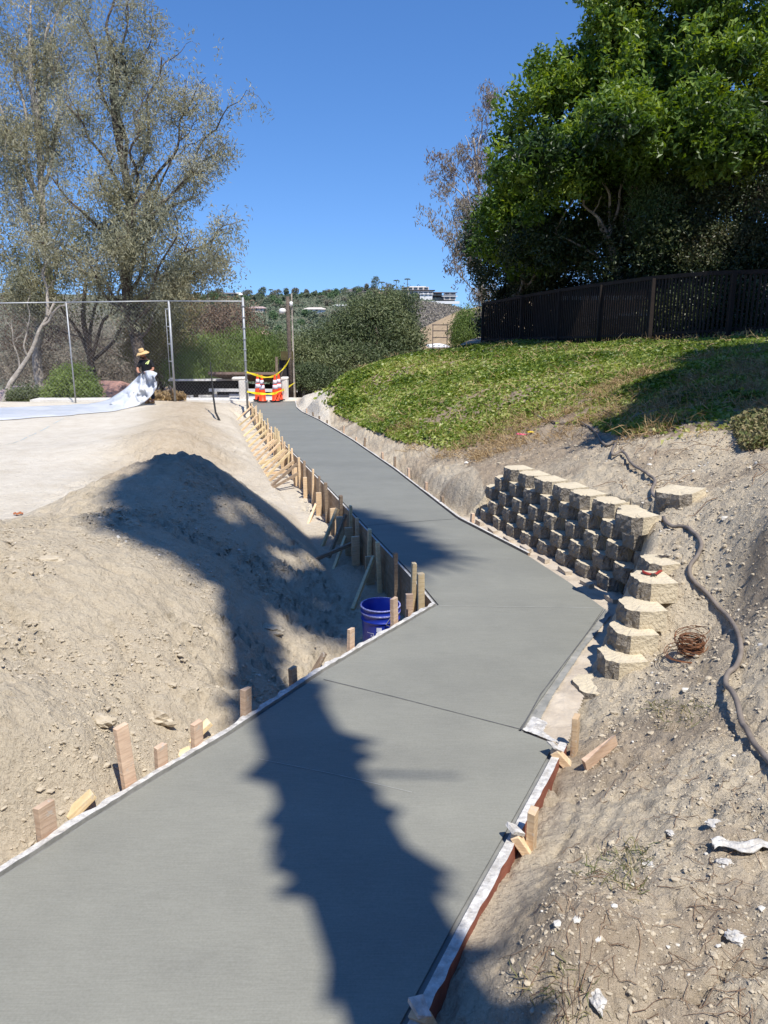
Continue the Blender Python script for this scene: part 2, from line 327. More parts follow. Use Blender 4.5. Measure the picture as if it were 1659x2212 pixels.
M['glove'] = simple('dark_glove', (.03, .035, .05), (.02, .02, .03), 20, .9)
M['hivis'] = simple('lime_stripe', (.75, .85, .35), (.65, .75, .25), 20, .6, 0)
M['hair'] = simple('black_hair', (.02, .015, .012), (.01, .008, .006), 30, .6)
M['hillg'] = simple('hillside_scrub', (.17, .17, .11), (.11, .12, .08), .12, .95, .6, .8, 1.5)
M['hillt'] = simple('dry_grass_hill', (.45, .33, .19), (.30, .215, .13), .25, .95, .5, .6, .6)
M['hillb'] = simple('brown_scrub_hill', (.17, .145, .125), (.10, .088, .078), .5, .95, .8, 1.5, .8)
M['pinkbit'] = simple('pink_wrapper', (.85, .06, .22), (.7, .05, .2), 10, .5, 0)
M['yellow'] = simple('yellow_wrapper', (.85, .65, .05), (.75, .5, .04), 10, .5, 0)
M['bluechalk'] = simple('blue_chalk', (.30, .50, .62), (.45, .58, .62), 12, .9, 0)
M['leafdry'] = simple('dry_leaf', (.45, .17, .07), (.3, .1, .04), 12, .8)
M['rock'] = simple('clod', (.54, .47, .355), (.38, .32, .235), 14, .95, .8, 40)
M['stone'] = simple('pale_stone', (.72, .69, .63), (.52, .49, .43), 14, .95, .6, 40)
M['twig'] = simple('dry_twig', (.30, .20, .13), (.14, .09, .06), 14, .9)
M['grip'] = simple('red_grip', (.36, .05, .04), (.28, .03, .025), 10, .4, 0)
M['toolst'] = simple('tool_steel', (.12, .10, .09), (.06, .05, .05), 20, .5, metal=.5)
F_ivy = foliage('ivy_leaves', [(.03, .052, .012), (.085, .145, .022), (.165, .24, .04), (.30, .36, .075), (.48, .49, .19)], .35, .4)
F_dry = foliage('dry_stems', [(.22, .14, .07), (.38, .27, .14), (.50, .38, .21)], .1, .1, .9)
F_euc = foliage('eucalyptus_leaves', [(.16, .17, .12), (.27, .275, .19), (.35, .33, .20), (.42, .43, .37)], .3, .35)
F_olive = foliage('olive_leaves', [(.10, .11, .05), (.18, .18, .075), (.26, .235, .11), (.28, .19, .11)], .25)
F_glossy = foliage('glossy_leaves', [(.015, .035, .010), (.045, .09, .016), (.12, .20, .03), (.30, .38, .06)], .34, .4, .42)
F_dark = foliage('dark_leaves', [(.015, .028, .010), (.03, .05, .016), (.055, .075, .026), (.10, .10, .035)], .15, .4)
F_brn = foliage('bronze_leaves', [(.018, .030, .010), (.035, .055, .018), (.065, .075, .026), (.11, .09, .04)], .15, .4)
F_pale = foliage('pale_leaves', [(.03, .06, .02), (.075, .13, .04), (.16, .23, .08)], .3, .4)
F_mid = foliage('pepper_leaves', [(.06, .082, .038), (.105, .135, .06), (.16, .19, .085), (.235, .26, .13)], .2, .3)
F_lime = foliage('lime_leaves', [(.10, .15, .045), (.17, .235, .06), (.25, .32, .10)], .3)
F_grey = foliage('greybrown_twigs', [(.17, .15, .115), (.27, .24, .19), (.36, .325, .265)], .1, .1, .9)
F_rbrn = foliage('redbrown_scrub', [(.15, .11, .08), (.24, .17, .125), (.22, .20, .12)], .1, .1, .9)
F_weed = foliage('weed_leaves', [(.10, .13, .045), (.26, .22, .12), (.15, .18, .07), (.38, .30, .17)], .2, .2, .8)
def plastic_mat():
    m, n, l, b = nodes('plastic_sheet'); g = n.new('ShaderNodeTexCoord').outputs['Object']
    f = noise_n(n, l, g, 1.5, 6, .6); l.new(ramp(n, l, f, [(.3, (.70, .74, .80)), (.6, (.88, .90, .93))]), b.inputs['Base Color']); b.inputs['Roughness'].default_value = .35
    t = n.new('ShaderNodeBsdfTranslucent'); t.inputs[0].default_value = (.8, .84, .9, 1); tr = n.new('ShaderNodeBsdfTransparent')
    mx = n.new('ShaderNodeMixShader'); mx.inputs[0].default_value = .4; l.new(b.outputs[0], mx.inputs[1]); l.new(t.outputs[0], mx.inputs[2])
    m2 = n.new('ShaderNodeMixShader'); m2.inputs[0].default_value = .12; l.new(mx.outputs[0], m2.inputs[1]); l.new(tr.outputs[0], m2.inputs[2])
    l.new(m2.outputs[0], n['Material Output'].inputs[0]); bump(n, l, b, noise_n(n, l, g, 5, 4), .5, .05)
    return m
M['plastic'] = plastic_mat()

# ------------------------------------------------------------------ object helpers
def tag(o, label=None, cat=None, group=None, kind=None):
    if label: o['label'] = label
    if cat: o['category'] = cat
    if group: o['group'] = group
    if kind: o['kind'] = kind
    return o
def link(name, data, parent=None, loc=None):
    o = bpy.data.objects.new(name, data); COL.objects.link(o)
    if parent: o.parent = parent
    if loc is not None: o.location = loc
    return o
def thing(name, label, cat, loc=(0, 0, 0), rz=0, group=None, rot=None):
    o = link(name, None, loc=loc); o.rotation_euler = rot or (0, 0, rz); o.empty_display_size = .2
    return tag(o, label, cat, group)
def mesh_np(name, V, Q, mats, parent=None, smooth=False, attr=None, mi=None, loc=None):
    """V (n,3); Q (m,k) faces of one size or list of faces"""
    me = bpy.data.meshes.new(name)
    V = np.asarray(V, np.float32)
    if isinstance(Q, np.ndarray):
        m, k = Q.shape
        me.vertices.add(len(V)); me.vertices.foreach_set('co', V.ravel())
        me.loops.add(m * k); me.loops.foreach_set('vertex_index', Q.astype(np.int32).ravel())
        me.polygons.add(m); me.polygons.foreach_set('loop_start', np.arange(0, m * k, k, dtype=np.int32))
        me.update(calc_edges=True)
    else:
        me.from_pydata([tuple(map(float, v)) for v in V], [], Q); me.update()
    for mm in (mats if isinstance(mats, (list, tuple)) else [mats]): me.materials.append(mm)
    if mi is not None: me.polygons.foreach_set('material_index', np.asarray(mi, np.int32))
    if attr:
        for an, (ty, data) in attr.items():
            a = me.attributes.new(an, ty, 'POINT'); a.data.foreach_set('color' if ty == 'FLOAT_COLOR' else 'value', np.asarray(data, np.float32).ravel())
    me.polygons.foreach_set('use_smooth', np.full(len(me.polygons), smooth))
    me.update()
    return link(name, me, parent, loc)
class MB:
    def __init__(s): s.v = []; s.f = []; s.m = []
    def add(s, V, Fc, mi=0):
        b = len(s.v); s.v += [tuple(map(float, p)) for p in V]; s.f += [tuple(b + i for i in f) for f in Fc]; s.m += [mi] * len(Fc)
    def box(s, c, size, mat=None, mi=0, jit=0):
        hx, hy, hz = size[0] / 2, size[1] / 2, size[2] / 2
        V = [Vector((x, y, z)) for z in (-hz, hz) for y in (-hy, hy) for x in (-hx, hx)]
        if jit: V = [v + Vector([random.uniform(-jit, jit) for _ in range(3)]) for v in V]
        if mat is not None: V = [mat @ v for v in V]
        V = [v + Vector(c) for v in V]
        s.add(V, [(0, 2, 3, 1), (4, 5, 7, 6), (0, 1, 5, 4), (2, 6, 7, 3), (0, 4, 6, 2), (1, 3, 7, 5)], mi)
    def bar(s, a, b, w, t, up=(0, 0, 1), mi=0, jit=0):
        a = Vector(a); b = Vector(b); z = (b - a).normalized(); x = Vector(up).cross(z)
        if x.length < 1e-3: x = Vector((1, 0, 0)).cross(z)
        x.normalize(); y = z.cross(x); m = Matrix((x, y, z)).transposed()
        s.box((a + b) / 2, (w, t, (b - a).length), m, mi, jit)
    def tube(s, pts, rad, n=8, mi=0, cap=True):
        pts = [Vector(p) for p in pts]; rad = rad if isinstance(rad, (list, tuple, np.ndarray)) else [rad] * len(pts)
        V = []; Fc = []; prev = None
        for i, p in enumerate(pts):
            d = (pts[min(i + 1, len(pts) - 1)] - pts[max(i - 1, 0)]).normalized()
            if prev is None:
                x = d.orthogonal().normalized()
            else:
                x = prev - d * prev.dot(d); x = x.normalized() if x.length > 1e-5 else d.orthogonal().normalized()
            prev = x; y = d.cross(x)
            for k in range(n):
                a = 2 * math.pi * k / n; V.append(p + (x * math.cos(a) + y * math.sin(a)) * rad[i])
        for i in range(len(pts) - 1):
            for k in range(n): Fc.append((i * n + k, i * n + (k + 1) % n, (i + 1) * n + (k + 1) % n, (i + 1) * n + k))
        if cap: Fc.append(tuple(range(n))[::-1]); Fc.append(tuple((len(pts) - 1) * n + k for k in range(n)))
        s.add(V, Fc, mi)
    def lathe(s, prof, n=32, c=(0, 0, 0), mi=0):
        V = []; Fc = []
        for r, z in prof:
            for k in range(n):
                a = 2 * math.pi * k / n; V.append((c[0] + r * math.cos(a), c[1] + r * math.sin(a), c[2] + z))
        for i in range(len(prof) - 1):
            for k in range(n): Fc.append((i * n + k, i * n + (k + 1) % n, (i + 1) * n + (k + 1) % n, (i + 1) * n + k))
        s.add(V, Fc, mi)
    def prism(s, poly, z0, z1, mi=0):
        n = len(poly); V = [(p[0], p[1], z0) for p in poly] + [(p[0], p[1], z1) for p in poly]
        s.add(V, [tuple(range(n))[::-1], tuple(range(n, 2 * n))] + [(i, (i + 1) % n, n + (i + 1) % n, n + i) for i in range(n)], mi)
    def build(s, name, mats, parent=None, smooth=False, loc=None, bevel=0):
        me = bpy.data.meshes.new(name); me.from_pydata(s.v, [], s.f)
        for mm in (mats if isinstance(mats, (list, tuple)) else [mats]): me.materials.append(mm)
        me.polygons.foreach_set('material_index', s.m); me.polygons.foreach_set('use_smooth', [smooth] * len(me.polygons)); me.update()
        o = link(name, me, parent, loc)
        if bevel:
            bv = o.modifiers.new('b', 'BEVEL'); bv.width = bevel; bv.segments = 2; bv.limit_method = 'ANGLE'
        return o
def unit(v): return v / (np.linalg.norm(v, axis=-1, keepdims=True) + 1e-9)
def leaves(C, L, Wd, up=0.0, droop=0.0, jit=None, bend=.25):
    """diamond leaves, slightly folded: centres C (n,3), lengths L, widths Wd -> verts, quads, rnd"""
    n = len(C); a = rng.normal(size=(n, 3)); a[:, 2] -= droop; a = unit(a)
    nn = rng.normal(size=(n, 3)); nn[:, 2] += up; b = unit(np.cross(nn, a)); nrm = unit(np.cross(a, b))
    L = np.broadcast_to(L, (n,))[:, None]; Wd = np.broadcast_to(Wd, (n,))[:, None]
    V = np.empty((n, 4, 3)); V[:, 0] = C - a * L / 2; V[:, 1] = C + b * Wd / 2 + nrm * Wd * bend; V[:, 2] = C + a * L / 2; V[:, 3] = C - b * Wd / 2 + nrm * Wd * bend
    Q = np.arange(n * 4).reshape(n, 4)
    return V.reshape(-1, 3), Q
def leaf_obj(name, C, L, Wd, mat, parent=None, up=0.0, droop=0.0, rnd=None, **k):
    V, Q = leaves(C, L, Wd, up, droop); r = rng.random(len(C)) if rnd is None else rnd
    return mesh_np(name, V, Q, mat, parent, attr={'rnd': ('FLOAT', np.repeat(np.clip(r, 0, 1), 4))}, **k)
def poly_sample(p, n):
    """points along a polyline evenly"""
    p = np.array(p, float); d = np.r_[0, np.cumsum(np.linalg.norm(np.diff(p, axis=0), axis=1))]
    s = np.linspace(0, d[-1], n); return np.stack([np.interp(s, d, p[:, i]) for i in range(p.shape[1])], 1)
def smoothpts(p, k=4):
    p = np.array(p, float); out = []
    for i in range(len(p) - 1):
        p0 = p[max(i - 1, 0)]; p1 = p[i]; p2 = p[i + 1]; p3 = p[min(i + 2, len(p) - 1)]
        for j in range(k):
            t = j / k; out.append(.5 * ((2 * p1) + (-p0 + p2) * t + (2 * p0 - 5 * p1 + 4 * p2 - p3) * t * t + (-p0 + 3 * p1 - 3 * p2 + p3) * t ** 3))
    out.append(p[-1]); return np.array(out)

#@@SETTING
ivy_px = [(740, 800), (830, 772), (930, 760), (1040, 745), (1100, 742), (1270, 742), (1659, 715), (2200, 700), (2200, 985), (1659, 968), (1590, 962), (1570, 930), (1490, 925), (1440, 940), (1350, 945), (1310, 940), (1270, 905), (1230, 900), (1150, 915), (1060, 945), (990, 975), (930, 965), (860, 955), (790, 925), (745, 905), (715, 880), (725, 840)]
# ------------------------------------------------------------------ ground sheet
def axis(lo, hi, c0, s0, g, far):
    a = [c0]
    while a[-1] < hi: a.append(a[-1] + s0 + g * abs(a[-1] - c0))
    while a[-1] < far: a.append(a[-1] + (a[-1] - a[-2]) * 1.25)
    b = [c0]
    while b[-1] > lo: b.append(b[-1] - s0 - g * abs(b[-1] - c0))
    while b[-1] > -far: b.append(b[-1] - (b[-2] - b[-1]) * 1.25)
    return np.array(b[::-1][:-1] + a)
xs = axis(-10, 13, .5, .016, .0075, 2500)
ys = axis(.9, 32, 1.2, .011, .0062, 2500)
GX, GY = np.meshgrid(xs, ys); gx = GX.ravel(); gy = GY.ravel()
gz = H(gx, gy); nx, ny = len(xs), len(ys)
ii = (np.arange(ny - 1)[:, None] * nx + np.arange(nx - 1)[None, :]).ravel()
Qg = np.stack([ii, ii + 1, ii + nx + 1, ii + nx], 1)
ppx, ppy = proj(np.stack([gx, np.maximum(gy, .3), gz], 1))
nz1 = fbm(gx * 1.5, gy * 1.5, 4, 77); nz2 = fbm(gx * 5, gy * 5, 3, 78)
crest = np.array([(-3.3, 5.2), (-2.95, 6.3), (-2.9, 7.3), (-2.6, 7.9), (-2.25, 8.5), (-2.7, 10), (-3.4, 13), (-4.4, 17), (-5.6, 22), (-6.4, 25)])
cx = np.interp(gy, crest[:, 1], crest[:, 0])
left = gx < -.1 * gy + .6
z_sand = np.where(left, sstep(-.3, .9, (cx - gx - .25 - .5 * sstep(8.6, 10, gy)) + (nz1 - .5) * (.5 + .8 * sstep(8.6, 10, gy))) * sstep(5.4, 6.0, gy), 0)
z_sand = np.maximum(z_sand, np.where(left, .75 * sstep(8.5, 10.5, gy) * sstep(.2, .8, gx - cx + (nz1 - .5)), 0))
z_sand = np.maximum(z_sand, np.where(gx < .5, sstep(-.42, -.55, gz - zp(gy) + .25) * .7, 0) * (gy > 3.5))
z_sand = np.where(gy > 27, 0, z_sand)
z_tan = np.where(left & (gy > 7.5) & (gy < 26), np.exp(-((gx - cx - .1 + (nz1 - .5) * .8) / .9) ** 2) * .9, 0)
rightm = gx > .12 * gy * 0 + .2
z_brn = np.where((gx > .6) | (gy > 9) & (gx > -.17 * gy + 1.6), sstep(.42, .68, nz1 * .7 + nz2 * .3) * .6, 0)
z_brn = np.maximum(z_brn, np.where((gx > 1.2), sstep(.0, 2.0, gy - 7.4 + (nz1 - .5) * 2.5) * .75, 0))
z_brn = np.where(inpoly(ppx + (nz1 - .5) * 60, ppy + (nz2 - .5) * 20, ivy_px) & (gy > 7), 1.0, z_brn); z_brn = np.where(gy > 27.2, .8, z_brn); z_brn = np.where(left & (gy < 27.2), 0, z_brn)
gb = WZ(1260, 2030, .1); z_brn = np.maximum(z_brn, .7 * np.exp(-((gx - gb[0]) ** 2 + (gy - gb[1]) ** 2) / .09) * (gx > .3))
zone = np.stack([np.clip(z_sand, 0, 1), np.clip(z_brn, 0, 1), np.clip(z_tan, 0, 1), np.ones_like(gx)], 1)
ground = mesh_np('ground', np.stack([gx, gy, gz], 1), Qg, M['ground'], smooth=True, attr={'zone': ('FLOAT_COLOR', zone)})
tag(ground, kind='structure')

# ------------------------------------------------------------------ slab path
def off(p, d):
    """offset outline p (closed, list of xy) inward by d"""
    n = len(p); out = []
    ar = sum(p[i][0] * p[(i + 1) % n][1] - p[(i + 1) % n][0] * p[i][1] for i in range(n)); sg = 1 if ar > 0 else -1
    for i in range(n):
        a = Vector(p[i - 1][:2]); b = Vector(p[i][:2]); c_ = Vector(p[(i + 1) % n][:2])
        d1 = (b - a).normalized(); d2 = (c_ - b).normalized(); n1 = Vector((-d1.y, d1.x)) * sg; n2 = Vector((-d2.y, d2.x)) * sg
        bis = (n1 + n2); bis = bis.normalized() if bis.length > .1 else n1
        out.append(b + bis * d / max(.4, bis.dot(n1)))
    return out
mb = MB(); inner = off(SP, .022)
n_ = len(inner); o_ = [Vector(p) for p in SP]
V = [(p.x, p.y, zp(p.y)) for p in inner] + [(p.x, p.y, zp(p.y) - .012) for p in inner] + [(p.x, p.y, zp(p.y) - .012) for p in o_] + [(p.x, p.y, zp(p.y) - .13) for p in o_]
Fc = [tuple(range(n_))]; mi = [0]
for i in range(n_):
    j = (i + 1) % n_
    Fc += [(i, j, n_ + j, n_ + i), (n_ + i, n_ + j, 2 * n_ + j, 2 * n_ + i), (2 * n_ + i, 2 * n_ + j, 3 * n_ + j, 3 * n_ + i)]; mi += [1, 1, 1]
mb.v = V; mb.f = Fc; mb.m = mi
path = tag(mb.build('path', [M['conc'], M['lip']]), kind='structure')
# control joints and a chalky trowel line, thin inlays standing just proud
mb = MB()
def strip(mb, pts, w, dz, mi=0):
    P = [Vector(p) for p in poly_sample(pts, 24)]
    V = []
    for i, p in enumerate(P):
        d = (P[min(i + 1, len(P) - 1)] - P[max(i - 1, 0)]); s_ = Vector((-d.y, d.x, 0)).normalized() * w * (.7 + .6 * random.random()) / 2
        for q in (p - s_, p + s_): V.append((q.x, q.y, zp(q.y) + dz))
    mb.add(V, [(2 * i, 2 * i + 1, 2 * i + 3, 2 * i + 2) for i in range(len(P) - 1)], mi)
strip(mb, [WP(699, 1468), WP(850, 1505), WP(990, 1541), WP(1126, 1576)], .007, .002)
strip(mb, [WP(560, 1640), WP(720, 1672), WP(890, 1712)], .004, .002, 1)
strip(mb, [WP(765, 1138), WP(880, 1128), WP(985, 1121)], .010, .002)
strip(mb, [WP(1126, 1576), WP(1168, 1500), WP(1308, 1316)], .008, .002)
strip(mb, [WP(948, 1309), WP(1100, 1311), WP(1300, 1313)], .006, .002, 1)
tag(mb.build('path_joints', [M['joint'], simple('chalky_line', (.42, .42, .38), (.34, .34, .31), 30)]), kind='structure')

def patch(name, poly, mat, dz, step, amp, sc, attrf=None):
    P = np.array([(p[0], p[1]) for p in poly]); x0, y0 = P.min(0) - step; x1, y1 = P.max(0) + step
    X, Y = np.meshgrid(np.arange(x0, x1, step), np.arange(y0, y1, step)); ny_, nx_ = X.shape
    # snap rim points
    ins = inpoly(X, Y, P); Z = PA + PB * Y + dz + amp * (fbm(X * sc, Y * sc, 4, 12) - .5) * 2
    q = ins[:-1, :-1] & ins[1:, :-1] & ins[:-1, 1:] & ins[1:, 1:]
    idx = (np.arange(ny_ - 1)[:, None] * nx_ + np.arange(nx_ - 1)[None, :])[q]
    Q = np.stack([idx, idx + 1, idx + nx_ + 1, idx + nx_], 1)
    used = np.unique(Q); mp = np.zeros(nx_ * ny_, int); mp[used] = np.arange(len(used))
    V = np.stack([X.ravel(), Y.ravel(), Z.ravel()], 1)[used]
    return mesh_np(name, V, mp[Q], mat, smooth=True)
tag(patch('wall_footing', off(FP, -.03), M['foot'], -.022, .012, .011, 9), kind='structure')
tag(patch('cement_smear', [WP(1128, 1574), WP(1160, 1510), WP(1240, 1400), WP(1312, 1312), WP(1322, 1325), WP(1262, 1400), WP(1196, 1500), WP(1175, 1540), WP(1150, 1582)], M['wet'], -.010, .007, .006, 22), kind='structure')
tag(patch('lime_spill', [WP(1128, 1576), WP(1150, 1545), WP(1185, 1560), WP(1175, 1580), WP(1215, 1607), WP(1190, 1602)], M['white'], .0, .006, .008, 30), kind='structure')
# sidewalk at the far end
sw = [(-5.3, 25.15), (-2.6, 25.3), (1.0, 25.2), (1.0, 26.7), (-5.3, 26.7)]
p1, p2 = WP(541, 867), WP(637, 865.5)
mb = MB(); sw = [(-12, p1[1] + .25), (p1[0] - .4, p1[1] + .1), (p1[0], p1[1] + .012), (p2[0], p2[1] + .012), (p2[0] + .5, p2[1] + .3), (p2[0] + .5, 27.0), (-12, 27.0)]
mb.prism(sw, -.90, zp(25.5) + .01); tag(mb.build('sidewalk', M['walk']), kind='structure')
# far hills
def hill(name, prof, Y0, Y1, zb, mat, rough, sc, seed):
    """prof: picture skyline (x,y) seen at distance Y1; slope comes down to zb at Y0"""
    px = np.linspace(prof[0][0], prof[-1][0], 220); py = np.interp(px, [p[0] for p in prof], [p[1] for p in prof])
    rows = 60; V = []
    top = np.array([WY(a, b, Y1) for a, b in zip(px, py)])
    for r_ in range(rows + 14):
        t = r_ / rows
        if t <= 1: y = Y0 + (Y1 - Y0) * t; z = zb + (top[:, 2] - zb) * (t ** .85)
        else: y = Y1 + (Y1 - Y0) * (t - 1) * 2; z = top[:, 2] - (t - 1) * 2 * (top[:, 2] - zb)
        x = top[:, 0] / Y1 * (y * .5 + Y1 * .5)
        nzz = (fbm(x * sc, np.full_like(x, y) * sc, 4, seed) - .5) * rough * math.sin(math.pi * min(max(t, .0), 1)) ** .6 if 0 < t < 1 else 0
        V.append(np.stack([x, np.full_like(x, y), z + nzz], 1))
    V = np.array(V); nr, ncl = V.shape[:2]; i = (np.arange(nr - 1)[:, None] * ncl + np.arange(ncl - 1)[None, :]).ravel()
    o = mesh_np(name, V.reshape(-1, 3), np.stack([i, i + 1, i + ncl + 1, i + ncl], 1), mat, smooth=True)
    tag(o, kind='structure'); return V
ridge = [(-1500, 600), (-500, 622), (0, 632), (420, 642), (480, 638), (560, 642), (640, 640), (720, 634), (780, 627), (850, 627), (930, 640), (965, 656), (1000, 668), (1040, 680), (1300, 700), (2200, 690)]
HV = hill('hill_far', ridge, 150, 420, -14, M['hillg'], 7, .02, 3)
HB = hill('hill_brown', [(700, 740), (860, 664), (880, 652), (930, 654), (985, 664), (1030, 676), (1100, 690)], 150, 330, -12, M['hillb'], 3, .04, 5)
HT = hill('hill_dry', [(820, 760), (870, 738), (900, 715), (940, 695), (985, 674), (1060, 655), (1200, 640), (1700, 620)], 70, 160, -9, M['hillt'], 1.2, .08, 8)
def gridz(V, x, y):
    ry = V[:, 0, 1]; r_ = np.clip(np.interp(y, ry, np.arange(len(ry))), 0, len(ry) - 2); i = int(r_); t = r_ - i
    return float(np.interp(x, V[i][:, 0], V[i][:, 2]) * (1 - t) + np.interp(x, V[i + 1][:, 0], V[i + 1][:, 2]) * t)

#@@FORMS
# ------------------------------------------------------------------ formwork
def at_x(pl, px):
    """point on polyline pl (slab plane) whose picture x is px, and its tangent"""
    P = poly_sample(pl, 800); X, Y = proj(P); i = int(np.argmin(np.abs(X - px))); j = min(i + 2, len(P) - 1); k = max(i - 2, 0)
    return Vector(P[i]), Vector(P[j] - P[k]).normalized()
def lift(p, py):
    """height z of a point at plan position p seen at picture row py"""
    u, f, d = ray(829.5, py)
    return CH - p[1] * d / f
def board(pl, w, h0, h1, side, mats, name, parent, mtop=None, n=60, wob=0.0):
    """board following a polyline; side=+1 left of direction. mats [side, top]"""
    P = poly_sample(pl, n); V = []; Fc = []; mi = []
    for i in range(n):
        d = P[min(i + 1, n - 1)] - P[max(i - 1, 0)]; s_ = np.array([-d[1], d[0]]); s_ = s_ / np.linalg.norm(s_) * side
        j = wob * (vnoise(np.array([i * .35]), np.array([.5]), 3)[0] - .5) * 2; jz = wob * .5 * (vnoise(np.array([i * .5]), np.array([7.5]), 3)[0])
        a = P[i, :2] + s_ * .002; b = P[i, :2] + s_ * (w + j)
        z = zp(P[i, 1])
        for q in ((a, z + h0), (a, z + h1 + jz), (b, z + h1 + jz), (b, z + h0)): V.append((q[0][0], q[0][1], q[1]))
    for i in range(n - 1):
        for k, m_ in ((0, 2 if len(mats) > 2 else 0), (1, 1), (2, 0)):
            Fc.append((4 * i + k, 4 * i + k + 1, 4 * i + 4 + k + 1, 4 * i + 4 + k)); mi.append(m_)
    Fc += [(0, 1, 2, 3), tuple(4 * (n - 1) + k for k in (3, 2, 1, 0))]; mi += [0, 0]
    mbb = MB(); mbb.v = V; mbb.f = Fc; mbb.m = mi; return mbb.build(name, mats, parent)
def upright(parent, p, tan, z0, z1, w=.035, t=.06, mat='wood', lean=(0, 0), name='stake', outer=.05, side=1, chip=True):
    nrm = Vector((-tan.y, tan.x, 0)).normalized() * side; a = Vector((p[0], p[1], z0)) + nrm * outer; b = Vector((p[0] + lean[0], p[1] + lean[1], z1)) + nrm * outer
    m_ = MB(); m_.bar((0, 0, 0), b - a, t, w, up=nrm, jit=.003); return m_.build(name, M[mat], parent, loc=a, bevel=.002)
wall_form = thing('plywood_form', 'tall plywood form of stakes and slanted braces along the left edge of the far slab', 'formwork')
board(left_far, .02, -.45, .006, 1, [M['ply'], M['white']], 'panel', wall_form)
stk = [(927, 1237, 1309, .05), (906, 1215, 1280, .036), (870, 1193, 1293, .036), (833, 1170, 1290, .036), (808, 1142, 1250, .034), (783, 1118, 1165, .03), (768, 1092, 1135, .03), (745, 1070, 1115, .04), (716, 1042, 1137, .04),
       (699, 1028, 1064, .03), (683, 1013, 1082, .03), (666, 995, 1080, .035), (655, 988, 1075, .04), (640, 968, 1015, .03), (629, 960, 1050, .035)]
for x in np.arange(621, 541, -4.3): stk.append((x + random.uniform(-1.5, 1.5), None, None, .03))
for px, y0, y1, w in stk:
    p, tn = at_x(left_far, px)
    zt = lift(p, y0) if y0 else zp(p.y) + random.uniform(.06, .26)
    upright(wall_form, p, tn, zp(p.y) - .52, zt, w, .05, random.choice(['wood', 'wood', 'woody', 'woodg'] if px > 650 else ['wood', 'woody']), (random.uniform(-.02, .02), 0), outer=.06)
for px, y0, y1, w in [(909, 1281, 1309, .06), (820, 1200, 1293, .09), (787, 1157, 1253, .085), (771, 1138, 1230, .085), (751, 1115, 1190, .08), (736, 1097, 1140, .08), (703, 1063, 1139, .08), (672, 1030, 1090, .06), (650, 1010, 1060, .06), (620, 975, 1030, .06), (603, 955, 1000, .06), (588, 935, 980, .06), (572, 915, 960, .06)]:
    p, tn = at_x(left_far, px); upright(wall_form, p, tn, zp(p.y) - .5, min(lift(p, y0), zp(p.y) + .12), w, .04, 'woodp' if px > 900 else 'wood', name='cleat', outer=.10)
brs = [(828, 1202, 762, 1316), (782, 1172, 735, 1255), (768, 1148, 720, 1228), (765, 1110, 708, 1205), (747, 1098, 695, 1180), (700, 1080, 665, 1131), (656, 1022, 618, 1075), (634, 1018, 600, 1062), (618, 985, 598, 1028)]
for x in np.arange(655, 548, -7.5): brs.append((x, None, x - 24, None))
for px, y0, qx, qy in brs:
    p, tn = at_x(left_far, px); nrm = Vector((-tn.y, tn.x, 0)).normalized()
    zt = min(lift(p, y0), zp(p.y) + .1) if y0 else zp(p.y) + random.uniform(-.03, .08)
    a = p + nrm * .10; a.z = zt
    if qy: g_ = Vector(WT(qx, qy))
    else: g_ = p + nrm * .5 + tn * random.uniform(-.3, .1)
    if (g_ - a).xy.length > .7 or (g_ - a).length < .2 or g_.z > zp(p.y) - .22: g_ = p + nrm * .55 - tn * .15
    g_.z = Hs(g_.x, g_.y) - .02
    mb = MB(); mb.bar((0, 0, 0), a - g_, .03, .042, jit=.003); mb.build('brace', M[random.choice(['wood', 'woody', 'woodg'] if px > 650 else ['wood', 'woody'])], wall_form, loc=g_, bevel=.002)

near_form = thing('edge_form', 'cement-caked edge board with short stakes along the left side of the near slab', 'formwork')
board(left_near, .034, -.14, .004, 1, [M['woodp'], M['white'], M['wet']], 'board', near_form, n=220, wob=.016)
for px, y0, y1, w, mt in [(927, 1236, 1309, .06, 'woodp'), (869, 1295, 1348, .07, 'woodp'), (771, 1362, 1405, .06, 'woodp'), (653, 1446, 1480, .06, 'woodg'), (545, 1493, 1553, .07, 'woodp'), (440, 1567, 1600, .07, 'woodp'), (364, 1618, 1665, .07, 'woodp'), (303, 1577, 1700, .075, 'woodp'), (124, 1746, 1815, .09, 'woodp')]:
    if px == 927: continue
    p, tn = at_x(left_near, px); zt = min(lift(p, y0) , zp(p.y) + .42); upright(near_form, p, tn, zp(p.y) - .3, zt, .03, w * .85, mt, (random.uniform(-.01, .02) if px != 303 else -.03, 0), outer=.058)
def scrap(px, py, L, w, t, ang, tilt, mat, label, dz=.0, poly=None, parent=None, name='wood_scrap', roll=0):
    p = Vector(WT(px, py) if poly is None else at_x(poly, px)[0]); p.z += dz
    mb = MB(); mb.box((0, 0, 0), (L, w, t), jit=.006)
    o = mb.build(name, M[mat], parent, loc=p, bevel=.003); o.rotation_euler = (R(roll), R(tilt), R(ang)); 
    if parent is None: tag(o, label, 'wood offcut', 'offcuts of lumber lying along the forms')
    return o
scrap(177, 1752, .14, .05, .035, 30, -35, 'woody', 'short yellow kicker leaning over the near left edge board beside the leftmost stake', dz=.03)
scrap(432, 1600, .15, .05, .03, 35, -35, 'woody', 'yellow split offcut tilted on the edge board beside the stake with a dark grain top', dz=.05)
scrap(398, 1634, .06, .045, .03, 20, -10, 'woody', 'small pale cube of wood on the edge board between two pink stakes', dz=.02)
scrap(338, 1686, .16, .045, .012, 35, -30, 'woodp', 'splintered orange shard of wood at the foot of the tallest near stake', dz=.03)
scrap(690, 1448, .16, .04, .03, 35, -50, 'woodg', 'dark offcut leaning in the palm shadow at the end of the control joint', dz=.06)
